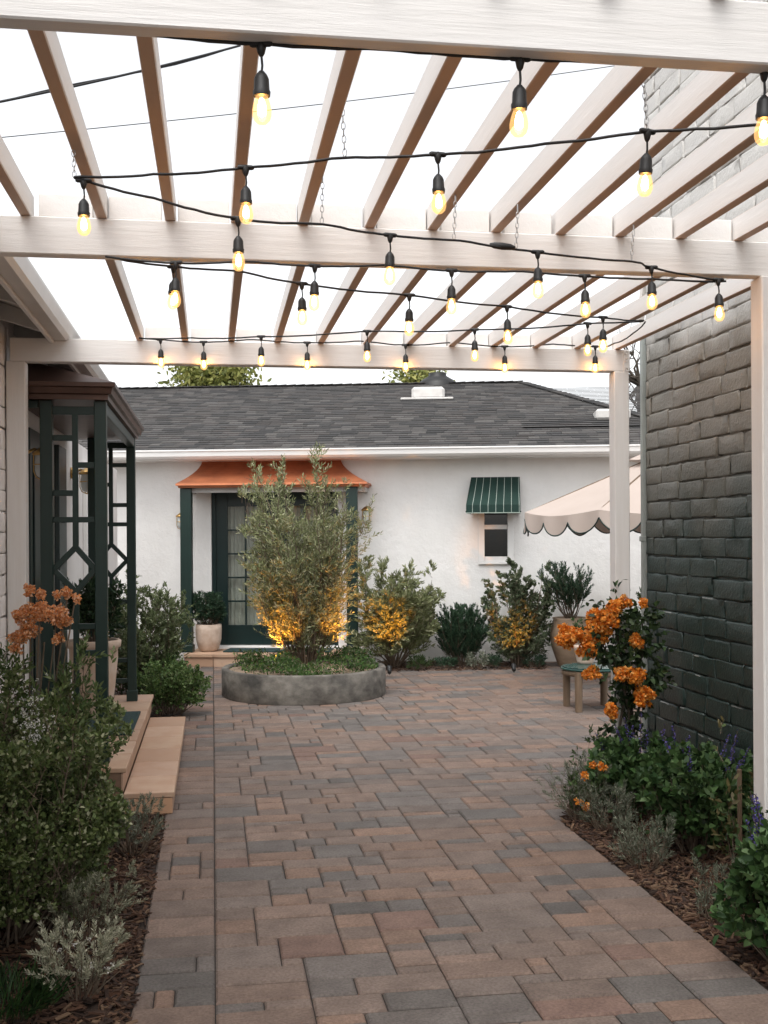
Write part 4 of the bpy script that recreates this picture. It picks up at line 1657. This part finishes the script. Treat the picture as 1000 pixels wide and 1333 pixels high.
for i, (px, of, hh, rr_, lab, cc) in enumerate(((545, .95, .13, .17, 'low green tuft at the bed edge nearest the planter', GREEN), (620, .85, .16, .16, 'low grey-green tuft in front of the rosemary bush', SAGE), (640, .75, .12, .13, 'small dark tuft between rosemary and pale shrub', ROSEM),
                                                  (697, .7, .12, .14, 'small dark tuft at the right end of the wall bed', ROSEM), (580, .88, .10, .12, 'tiny dark seedling clump left of the rosemary bush', ROSEM))):
    shrub('low_plant', lab, 'plant', hb(px, of), cc, seed=40 + i, group='low plants along the wall bed', h=hh, r=rr_, stems=26, twigs=4, nleaf=10, L=.035, W_=.012, tilt=70, upw=.1, twig_len=.09, start=.1, base_r=.06, leaf_ang=55, r0=.003, shape='dia')

shrub('loose_shrub', 'loose upright green shrub behind the porch lattice', 'shrub', (at(196, 850, 11.3).x, at(196, 850, 11.3).y, .02), [(.12, .155, .065), (.16, .195, .095), (.09, .12, .05), (.22, .245, .14)], seed=51, h=.98, r=.46, stems=34, twigs=28, nleaf=12, L=.045, W_=.016, tilt=36, upw=.12, twig_len=.2, start=.1, base_r=.12, leaf_ang=45, r0=.006)
shrub('loose_shrub', 'slim olive-green shrub seen through the far lattice', 'shrub', (at(163, 850, 11.9).x, at(163, 850, 11.9).y, .02), [(.12, .155, .065), (.17, .2, .095), (.09, .12, .05)], seed=52, h=1.25, r=.34, stems=14, twigs=22, nleaf=12, L=.045, W_=.016, tilt=20, upw=.1, twig_len=.2, start=.1, base_r=.08, leaf_ang=45, r0=.006)
shrub('round_shrub', 'rounded fresh green shrub at the end of the stone step', 'shrub', (at(222, 900, 10.35).x, at(222, 900, 10.35).y, .02), [(.10, .17, .05), (.135, .21, .065), (.07, .125, .038), (.18, .24, .09)], seed=53, h=.43, r=.30, stems=70, twigs=16, nleaf=9, L=.030, W_=.017, tilt=62, upw=.12, twig_len=.13, start=.15, base_r=.12, leaf_ang=55, r0=.004)
shrub('round_shrub', 'darker lower green mound between landing and white wall', 'shrub', (at(192, 870, 11.2).x, at(192, 870, 11.2).y, .02), [(.05, .09, .03), (.07, .115, .04), (.035, .065, .022)], seed=54, h=.42, r=.36, stems=36, twigs=12, nleaf=9, L=.035, W_=.018, tilt=62, upw=.12, twig_len=.14, start=.15, base_r=.12, leaf_ang=55, r0=.004)


# ------------------------------------------------------------------ pots
def potted(name, label, base, prof, pmat, G, cols, wts, seed, soil_r, soil_z, lmat='leaf', smat='twig', r0=.006, wob=None, fo=0.0):
    base = Vector(base)
    t = thing(name, label, 'potted plant', base)
    m = MB()
    m.lathe(prof, base, 40, wob=wob)
    build('pot', m, M[pmat], t)
    m = MB()
    m.lathe([(soil_r, soil_z), (soil_r * .5, soil_z + .012), (.0001, soil_z + .015)], base, 20)
    build('soil', m, M['soil'], t)
    plant_parts(t, (base.x, base.y, base.z + soil_z), G, cols, wts, seed, lmat, smat, r0)
    return t


# white pot with clipped ball at the french door
b = hw(hu(271, .36), .36, .164)
potted('potted_plant', 'small clipped dark plant in a whitewashed pot beside the french door', b, [(.0001, 0), (.10, 0), (.135, .04), (.165, .16), (.17, .28), (.165, .35), (.15, .352), (.148, .32), (.14, .30)], 'cream_pot',
       grow(b, h=.40, r=.22, stems=60, twigs=12, nleaf=20, L=.036, W_=.011, tilt=62, upw=.16, twig_len=.14, start=.2, base_r=.05, seed=61, shape='dia'), ROSEM, None, 61, .147, .31, r0=.004)
# tall pot with rosemary at the right of the wall
b = hw(hu(742, .50), .50, .0)
potted('potted_plant', 'upright rosemary in a tall bellied clay pot at the right of the wall', b, [(.0001, 0), (.14, 0), (.165, .03), (.24, .25), (.255, .40), (.24, .52), (.215, .585), (.225, .61), (.205, .612), (.20, .58)], 'glaze',
       grow(b, h=.64, r=.33, stems=30, twigs=13, nleaf=24, L=.040, W_=.010, tilt=34, upw=.12, twig_len=.26, start=.34, base_r=.05, seed=62, shape='dia', twig_up=1.1, leaf_ang=42, minlen=.5, wig=.15), ROSEM, None, 62, .205, .575, r0=.007)
# fluted terracotta pot on the landing
pb = at(122, 830, 8.45)
pb = (pb.x, pb.y, LZ + .003)
potted('potted_plant', 'dark leafy plant in a fluted terracotta pot on the porch landing', pb, [(.0001, 0), (.125, 0), (.13, .04), (.155, .25), (.175, .45), (.18, .53), (.20, .54), (.205, .585), (.19, .595), (.172, .59), (.17, .54)], 'terracotta',
       grow(pb, h=.46, r=.19, stems=16, twigs=16, nleaf=10, L=.055, W_=.02, tilt=32, upw=.1, twig_len=.2, start=.2, base_r=.05, seed=63), [(.025, .055, .022), (.035, .07, .03), (.02, .04, .018)], None, 63, .172, .55, r0=.006,
       wob=lambda a, z: 1 + (.018 * math.cos(a * 16) if .05 < z < .5 else 0))
# plant behind the far right post
b = hw(hu(826, .6), .6, .02)
shrub('upright_shrub', 'green shrub peeking between the far pergola post and brick wall', 'shrub', b, [(.07, .12, .045), (.10, .15, .06), (.05, .085, .03)], seed=64, h=.92, r=.30, stems=22, twigs=18, nleaf=13, L=.045, W_=.014, tilt=24, upw=.1, twig_len=.18, start=.15, base_r=.08, r0=.005)

# low round garden table and the pot on it
TB = at(770, 878, 10.6)
tb = thing('garden_table', 'low round wooden garden table with dark green glazed top', 'table', (TB.x, TB.y, 0))
TZ = .40
m = MB()
m.lathe([(.0001, TZ - .005), (.27, TZ - .005), (.285, TZ - .002), (.29, TZ - .012), (.29, TZ - .022), (.27, TZ - .026), (.0001, TZ - .026)], (TB.x, TB.y, 0), 40)
for k in range(9):
    x_ = -.24 + k * .06
    L_ = math.sqrt(.262 ** 2 - x_ ** 2)
    m.box((TB.x - L_, TB.y + x_ - .026, TZ - .004), (TB.x + L_, TB.y + x_ + .026, TZ + .006), None, .004)
build('tabletop', m, M['tile_green'], tb)
m = MB()
m.lathe([(.27, TZ - .027), (.28, TZ - .03), (.28, TZ - .075), (.262, TZ - .078), (.262, TZ - .03)], (TB.x, TB.y, 0), 40)
build('apron', m, M['wood'], tb)
for k in range(4):
    a = R(45 + 90 * k) - TH + R(8)
    x_, y_ = TB.x + .262 * math.cos(a), TB.y + .262 * math.sin(a)
    m = MB()
    m.tube([(x_, y_, 0), (x_, y_, TZ - .028)], [.034, .038], 14)
    build('leg', m, M['wood'], tb)
b = at(762, 868, 10.78)
potted('potted_plant', 'small cream clay pot with sprigs on the round garden table', (b.x, b.y, TZ + .007), [(.0001, 0), (.075, 0), (.08, .02), (.105, .13), (.115, .15), (.115, .18), (.1, .182), (.098, .15)], 'cream_pot',
       grow(b, h=.24, r=.14, stems=10, twigs=8, nleaf=8, L=.035, W_=.012, tilt=45, upw=.1, twig_len=.1, start=.2, base_r=.03, seed=65), GREEN, None, 65, .1, .155, r0=.003)

# ------------------------------------------------------------------ flowers
ORA = [(.80, .27, .03), (.86, .37, .07), (.66, .18, .02), (.90, .50, .16), (.84, .33, .05)]
PEA = [(.80, .37, .15), (.84, .47, .24), (.72, .30, .11), (.86, .56, .36)]


def blooms(centers, rad, npet, cols, seed, plen=.6):
    """petal polygons for round double blooms at the centres (k,3)"""
    g_ = np.random.default_rng(seed)
    Vs, Cs = [], []
    for c in centers:
        rr_ = rad * g_.uniform(.7, 1.15)
        d = unit(g_.normal(size=(npet, 3)))
        lift = g_.uniform(.25, .7, npet)[:, None]
        P = c + d * rr_ * lift
        dd = unit(d + g_.normal(size=(npet, 3)) * .45)
        L = rr_ * g_.uniform(.45, .8, npet) * plen * 1.5
        Vs.append(leaf_faces(P, dd, L, L * .9, 'lens', .25))
        Cs.append(colmix(npet, cols, None, .15, seed + len(Vs)))
    return np.concatenate(Vs), np.concatenate(Cs)


def cluster(root, c, R_, nb, rad, npet, cols, seed, squash=.75):
    g_ = np.random.default_rng(seed)
    d = unit(g_.normal(size=(nb, 3)))
    d[:, 2] *= squash
    C_ = np.array(c) + d * R_ * (g_.uniform(.35, 1, nb)[:, None])
    V, cc = blooms(C_, rad, npet, cols, seed)
    return build_np('flower_head', V, V.shape[1], cc, M['petal'], root)


# climbing orange rose round the far right post
cx, cy = P3R.x - .02, Y3 - .10
rb = (cx - .03, cy, .02)
rose = thing('flowering_climber', 'tall climber with big orange flower clusters tied to the far right post', 'flowering plant', rb)
D7 = 6.92
mpt = MB()
gl = []
stemsP = [[(cx - .02, cy - .02, .02), (cx - .05, cy - .03, .35), (cx + .0, cy - .03, .7), (cx - .05, cy - .04, 1.0), (cx - .1, cy - .02, 1.2)],
          [(cx + .03, cy, .02), (cx + .03, cy - .03, .4), (cx + .07, cy - .02, .75), (cx + .13, cy - .02, .95), (cx + .12, cy, 1.12)],
          [(cx - .02, cy - .01, .02), (cx + .02, cy - .05, .5), (cx - .08, cy - .05, .85), (cx - .2, cy - .04, 1.02)],
          [(cx + .0, cy + .01, .02), (cx + .05, cy - .05, .45), (cx + .13, cy - .05, .72), (cx + .17, cy - .05, .78)]]
LP, LD = [], []
for sp in stemsP:
    pts = catmull([Vector(p) for p in sp], 6, 0)
    mpt.tube(pts, [.011 * (1 - .6 * i / len(pts)) for i in range(len(pts))], 6)
    for p in pts[4:]:
        dens = 4 if p.z > .72 else 2
        for k in range(dens):
            d = unit(rng.normal(size=3) + np.array([0, 0, .1]))
            for j in range(7):
                LP.append(np.array(p) + d * rng.uniform(.02, .16) * (1.0 if p.z > .8 else .75) + rng.normal(size=3) * .012)
                LD.append(unit(d + rng.normal(size=3) * .6 + np.array([0, 0, -.2])))
build('stem', mpt, M['twig_dark'], rose)
LP, LD = np.array(LP), np.array(LD)
V = leaf_faces(LP, LD, rng.uniform(.03, .06, len(LP)), rng.uniform(.018, .032, len(LP)))
build_np('foliage', V, V.shape[1], colmix(len(V), [(.025, .05, .018), (.04, .07, .025), (.018, .035, .014), (.06, .095, .035)], None, .2, 5), M['leaf'], rose)
for i, (px, py, R_, nb) in enumerate(((785, 806, .085, 22), (742, 830, .085, 18), (800, 790, .06, 9), (765, 842, .07, 12), (775, 822, .08, 14), (829, 834, .035, 6), (768, 876, .035, 6), (808, 876, .05, 9), (826, 882, .05, 9), (838, 906, .062, 13), (795, 926, .028, 5), (838, 787, .02, 2), (812, 783, .035, 4))):
    p = at(px, py, D7 - (.1 if py > 860 else .02))
    cluster(rose, p, R_, int(nb * 1.4), .034, 70, ORA, 100 + i)

# ------------------------------------------------------------------ right bed
def spikes(root, base, n, h0, h1, spread, cols, seed, rad=.012):
    g_ = np.random.default_rng(seed)
    m = MB()
    for k in range(n):
        a = g_.uniform(0, 6.28)
        q = spread * math.sqrt(g_.uniform(.0, 1))
        hh = g_.uniform(h0, h1)
        p = np.array([base[0] + q * math.cos(a), base[1] + q * math.sin(a), base[2] + hh * .55])
        lean = np.array([math.cos(a) * .25, math.sin(a) * .25, 1]) + g_.normal(size=3) * .12
        d = unit(lean)
        L = g_.uniform(.10, .18)
        top = p + d * (hh * .45)
        m.tube([Vector(p - d * hh * .4), Vector(top)], .0022, 4)
        nn_ = 46
        t = g_.uniform(0, 1, nn_)
        pp = top - d * L * (1 - t)[:, None]
        dd = unit(g_.normal(size=(nn_, 3)) + d * .5)
        V = leaf_faces(pp + dd * rad * .3 * (1.2 - t)[:, None], dd, np.full(nn_, rad * 1.1) * (1.25 - .6 * t), np.full(nn_, rad * .6), 'dia')
        build_np('flower_spike', V, 4, colmix(len(V), cols, None, .25, seed + k), M['petal'], root)
    build('flower_stem', m, M['twig_dark'], root)


PUR = [(.075, .06, .25), (.11, .085, .34), (.05, .045, .16), (.17, .14, .42)]
for lab, px, py, hh, rr_, ns, sd_, nsp in (('broad green salvia with purple spikes below the dark wall', 905, 1112, .47, .30, 30, 71, 12), ('green salvia mound with purple spikes at the foot of the far post', 828, 1062, .42, .27, 26, 72, 10),
                                           ('big-leaved salvia at the right edge beside the near post', 1040, 1262, .50, .28, 36, 73, 6), ('shaded green salvia hugging the wall behind the broad one', 945, 1080, .40, .26, 18, 74, 6)):
    b = gpt(px, py)
    t = shrub('salvia', lab, 'flowering plant', b, SALV, None, 'salvias in the right bed', seed=sd_, h=hh, r=rr_, stems=ns, twigs=14, nleaf=9, L=.046, W_=.027, tilt=50, upw=.1, twig_len=.16, start=.2, base_r=.1, leaf_ang=62, r0=.005)
    spikes(t, b, nsp, hh * 1.05, hh * 1.45, rr_ * .8, PUR, sd_)
for lab, px, py, hh, rr_, sd_ in (('grey lavender clump at the far corner of the right bed', 757, 1066, .34, .22, 81), ('grey lavender behind the bed corner, nearer the salvia', 792, 1082, .24, .16, 82), ('grey lavender spilling onto bark between the salvias', 838, 1128, .22, .15, 83),
                                  ('narrow grey lavender by the paving near the right edge', 932, 1200, .24, .10, 84)):
    shrub('lavender', lab, 'plant', gpt(px, py), SAGE, [3, 2, 3, 1], 'lavender clumps in the right bed', seed=sd_, lmat='leaf_matte', h=hh, r=rr_, stems=40, twigs=5, nleaf=16, L=.026, W_=.005, tilt=55, upw=.1, twig_len=.12, start=.12, base_r=.06, leaf_ang=48, r0=.003, shape='dia', twig_up=.5)
for lab, px, py, sd_ in (('low marigold with orange blooms beside the grey lavender', 756, 1070, 91), ('taller marigold with orange blooms behind the lavender corner', 772, 1040, 92)):
    b = gpt(px, py)
    t = shrub('marigold', lab, 'flowering plant', b, GREEN, None, 'orange marigolds in the right bed', seed=sd_, h=.26 if sd_ == 91 else .42, r=.14, stems=12, twigs=6, nleaf=8, L=.03, W_=.012, tilt=35, upw=.1, twig_len=.09, start=.2, base_r=.04, r0=.003)
    for k, (dx, dy) in enumerate(((-2, 0), (8, 4)) if sd_ == 91 else ((0, -6), (-12, 8), (12, -2))):
        q = at(px + dx, (1044 if sd_ == 91 else 1000) + dy, 6.25)
        cluster(t, q, .016, 3, .022, 26, ORA, sd_ * 3 + k)
# staked sapling
b = gpt(969, 1180)
t = shrub('staked_sapling', 'thin young plant tied to a wooden stake beside the near post', 'plant', b, [(.05, .09, .03), (.08, .12, .04), (.12, .10, .04)], None, seed=95, h=.86, r=.13, stems=5, twigs=18, nleaf=8, L=.04, W_=.017, tilt=10, upw=.2, twig_len=.14, start=.3, base_r=.03, r0=.006)
m = MB()
m.box((b[0] - .009, b[1] + .03, 0), (b[0] + .009, b[1] + .046, .60), None, .003)
build('stake', m, M['wood'], t)
m = MB()

# ------------------------------------------------------------------ left bed
shrub('variegated_shrub', 'large leafy shrub with cream-edged leaves filling the near left bed', 'shrub', (-.885, 4.82, .02), VARIE, [4, 4, 3, 3, 1.1], seed=101, h=1.00, r=.43, stems=96, twigs=62, nleaf=13, L=.0235, W_=.0135, tilt=46, upw=.08, twig_len=.2, start=.12, base_r=.2, leaf_ang=58, r0=.006)
shrub('variegated_shrub', 'lower leafy shrub leaning over the stone step in the left bed', 'shrub', (-1.05, 5.42, .02), [(.115, .15, .05), (.16, .19, .075), (.21, .23, .11), (.08, .11, .037), (.32, .35, .22)], [4, 4, 3, 3, 1], seed=102, h=.68, r=.27, stems=64, twigs=40, nleaf=14, L=.023, W_=.012, tilt=50, upw=.08, twig_len=.18, start=.12, base_r=.15, leaf_ang=58, r0=.006)
lb = (-.93, 5.85, .02)
lt = shrub('lantana', 'tall dark green bush topped with faded orange flowers at far left', 'flowering plant', lb, [(.085, .13, .045), (.12, .165, .06), (.06, .095, .033), (.16, .2, .085)], None, seed=103, h=1.08, r=.36, stems=44, twigs=26, nleaf=11, L=.045, W_=.013, tilt=32, upw=.12, twig_len=.2, start=.15, base_r=.15, leaf_ang=50, r0=.006)
for i, (px, py, R_, nb) in enumerate(((28, 800, .055, 14), (50, 797, .06, 16), (72, 798, .05, 13), (85, 808, .04, 9), (25, 830, .05, 12), (38, 820, .05, 10), (75, 832, .03, 6), (38, 768, .025, 5), (52, 773, .02, 4), (88, 772, .025, 5), (74, 776, .02, 3), (97, 780, .02, 3), (20, 846, .03, 5))):
    p = at(px, py, 5.55)
    cluster(lt, p, R_ * 1.1, int(nb * 1.5), .022, 34, PEA, 300 + i)
m = MB()
for px, py in ((30, 800), (52, 797), (74, 798), (88, 772), (40, 768), (58, 830), (97, 780)):
    p = at(px, py + 6, 5.55)
    m.tube([(lb[0] + (p.x - lb[0]) * .4, lb[1] + (p.y - lb[1]) * .4, .5), (p.x, p.y, p.z)], .004, 5)
build('flower_stem', m, M['twig'], lt)
wb = at(42, 930, 4.75)
wt = shrub('white_flower', 'sprays of tiny white flowers among the near left foliage', 'flowering plant', (wb.x, wb.y, .02), GREEN, None, seed=104, h=.92, r=.22, stems=10, twigs=10, nleaf=8, L=.035, W_=.012, tilt=22, upw=.1, twig_len=.15, start=.3, base_r=.06, r0=.004)
g_ = np.random.default_rng(9)
C_ = np.array([np.array(at(g_.normal(42, 12), g_.normal(935, 24), 4.36 + g_.uniform(-.1, .1))) for _ in range(85)])
for k in range(len(C_)):
    V, cc = blooms(C_[k:k + 1], .0085, 9, [(.75, .74, .70), (.65, .65, .62)], 6 + k)
    build_np('flower_head', V, V.shape[1], cc, M['petal'], wt)
for lab, px, py, hh, rr_, ns, sd_ in (('pale grey spiky shrublet with a few white blooms, nearest the camera', 104, 1300, .235, .17, 24, 111), ('pale grey spreading shrublet on bark beneath the variegated shrub', 112, 1222, .25, .23, 24, 112), ('grey-green lavender tuft beside the end of the stone step', 173, 1112, .26, .16, 34, 113)):
    b = gpt(px, py)
    t = shrub('westringia', lab, 'plant', b, ([(.34, .34, .24), (.42, .41, .30), (.25, .26, .18), (.50, .49, .38)] if sd_ == 111 else [(.24, .25, .17), (.31, .31, .22), (.18, .19, .13)]) if sd_ < 113 else SAGE, None, 'grey shrublets in the left bed', seed=sd_, lmat='leaf_matte', h=hh, r=rr_, stems=ns, twigs=5, nleaf=30, L=.020, W_=.0055, tilt=58, upw=.12, twig_len=.13, start=.2, base_r=.05, leaf_ang=52, r0=.004, shape='dia', twig_up=.5)
    if sd_ == 111:
        C_ = np.array([np.array(at(px_, py_, 3.93)) for px_, py_ in ((78, 1237), (97, 1229), (120, 1257), (116, 1222), (146, 1256), (140, 1262), (105, 1263))])
        for k in range(len(C_)):
            V, cc = blooms(C_[k:k + 1], .011, 12, [(.78, .76, .72)], 8 + k)
            build_np('flower_head', V, V.shape[1], cc, M['petal'], t)
# grass tuft in the corner
n = 420
b = gd(10, 1318)
a = rng.uniform(0, 6.28, n)
q = .16 * np.sqrt(rng.uniform(0, 1, n))
P = np.stack([b.x + q * np.cos(a), b.y + q * np.sin(a), np.full(n, .02)], 1)
D = unit(np.stack([np.cos(a) * .6, np.sin(a) * .6, np.ones(n)], 1) + rng.normal(size=(n, 3)) * .25)
V = leaf_faces(P, D, rng.uniform(.06, .15, n), np.full(n, .0045), 'lens', .3)
o = build_np('grass_tuft', V, V.shape[1], colmix(n, [(.035, .08, .025), (.05, .11, .03), (.025, .06, .02)], None, .2, 6), M['leaf'])
tag(o, 'tuft of dark green grass in the near left corner of the bed', 'grass')


# ------------------------------------------------------------------ trees behind the house
def tree(label, base, z0, z1, r, n, cols, seed, L=.12, bare=False):
    base = Vector(base)
    t = thing('bare_tree' if bare else 'leafy_tree', label, 'tree', base)
    g_ = np.random.default_rng(seed)
    m = MB()
    top = np.array([base.x, base.y, z0 + (z1 - z0) * .4])
    m.tube([base, Vector((base.x + .1, base.y, z0 * .5)), Vector(top)], [.14, .11, .06], 8)
    tips = []
    for k in range(16 if not bare else 26):
        d = unit(g_.normal(size=3) + np.array([0, 0, .5]))
        e = top + d * np.array([r, r, (z1 - z0) * .55]) * g_.uniform(.6, 1)
        mid = (top + e) / 2 + g_.normal(size=3) * .12
        m.tube([Vector(top), Vector(mid), Vector(e)], [.035, .02, .006], 5)
        tips.append((mid, e))
        if bare:
            for j in range(4):
                q = mid + (e - mid) * g_.uniform(0, 1)
                m.tube([Vector(q), Vector(q + unit(g_.normal(size=3) + d) * g_.uniform(.2, .5))], [.01, .004], 4)
    build('trunk', m, M['twig_dark'], t)
    if not bare:
        PP = []
        for mid, e in tips:
            for _ in range(7):
                c = mid + (e - mid) * g_.uniform(0, 1.1) + g_.normal(size=3) * .16
                PP.append(c + g_.normal(size=(n // 112, 3)) * np.array([.16, .16, .10]))
        P = np.concatenate(PP)
        D = unit(g_.normal(size=P.shape) + np.array([0, 0, -.2]))
        V = leaf_faces(P, D, L * g_.uniform(.6, 1.2, len(P)), L * .45 * g_.uniform(.7, 1.2, len(P)))
        build_np('crown', V, V.shape[1], colmix(len(V), cols, None, .2, seed), M['leaf'], t)


YG = [(.27, .28, .075), (.34, .33, .10), (.20, .22, .06), (.15, .175, .05)]
p = at(280, 697, 22.5)
tree('yellow-green tree crown showing above the shingle roof at left', (p.x, p.y, 0), 4.0, 5.45, 1.15, 5200, YG, 201, .13)
p = at(546, 697, 23.5)
tree('small yellow-green treetop behind the round roof vent', (p.x, p.y, 0), 4.1, 5.35, .5, 2200, YG, 202, .13)
p = at(834, 697, 19.5)
tree('bare twiggy tree rising behind the roof next to the brick wall', (p.x, p.y, 0), 3.6, 5.2, .55, 0, YG, 203, bare=True)
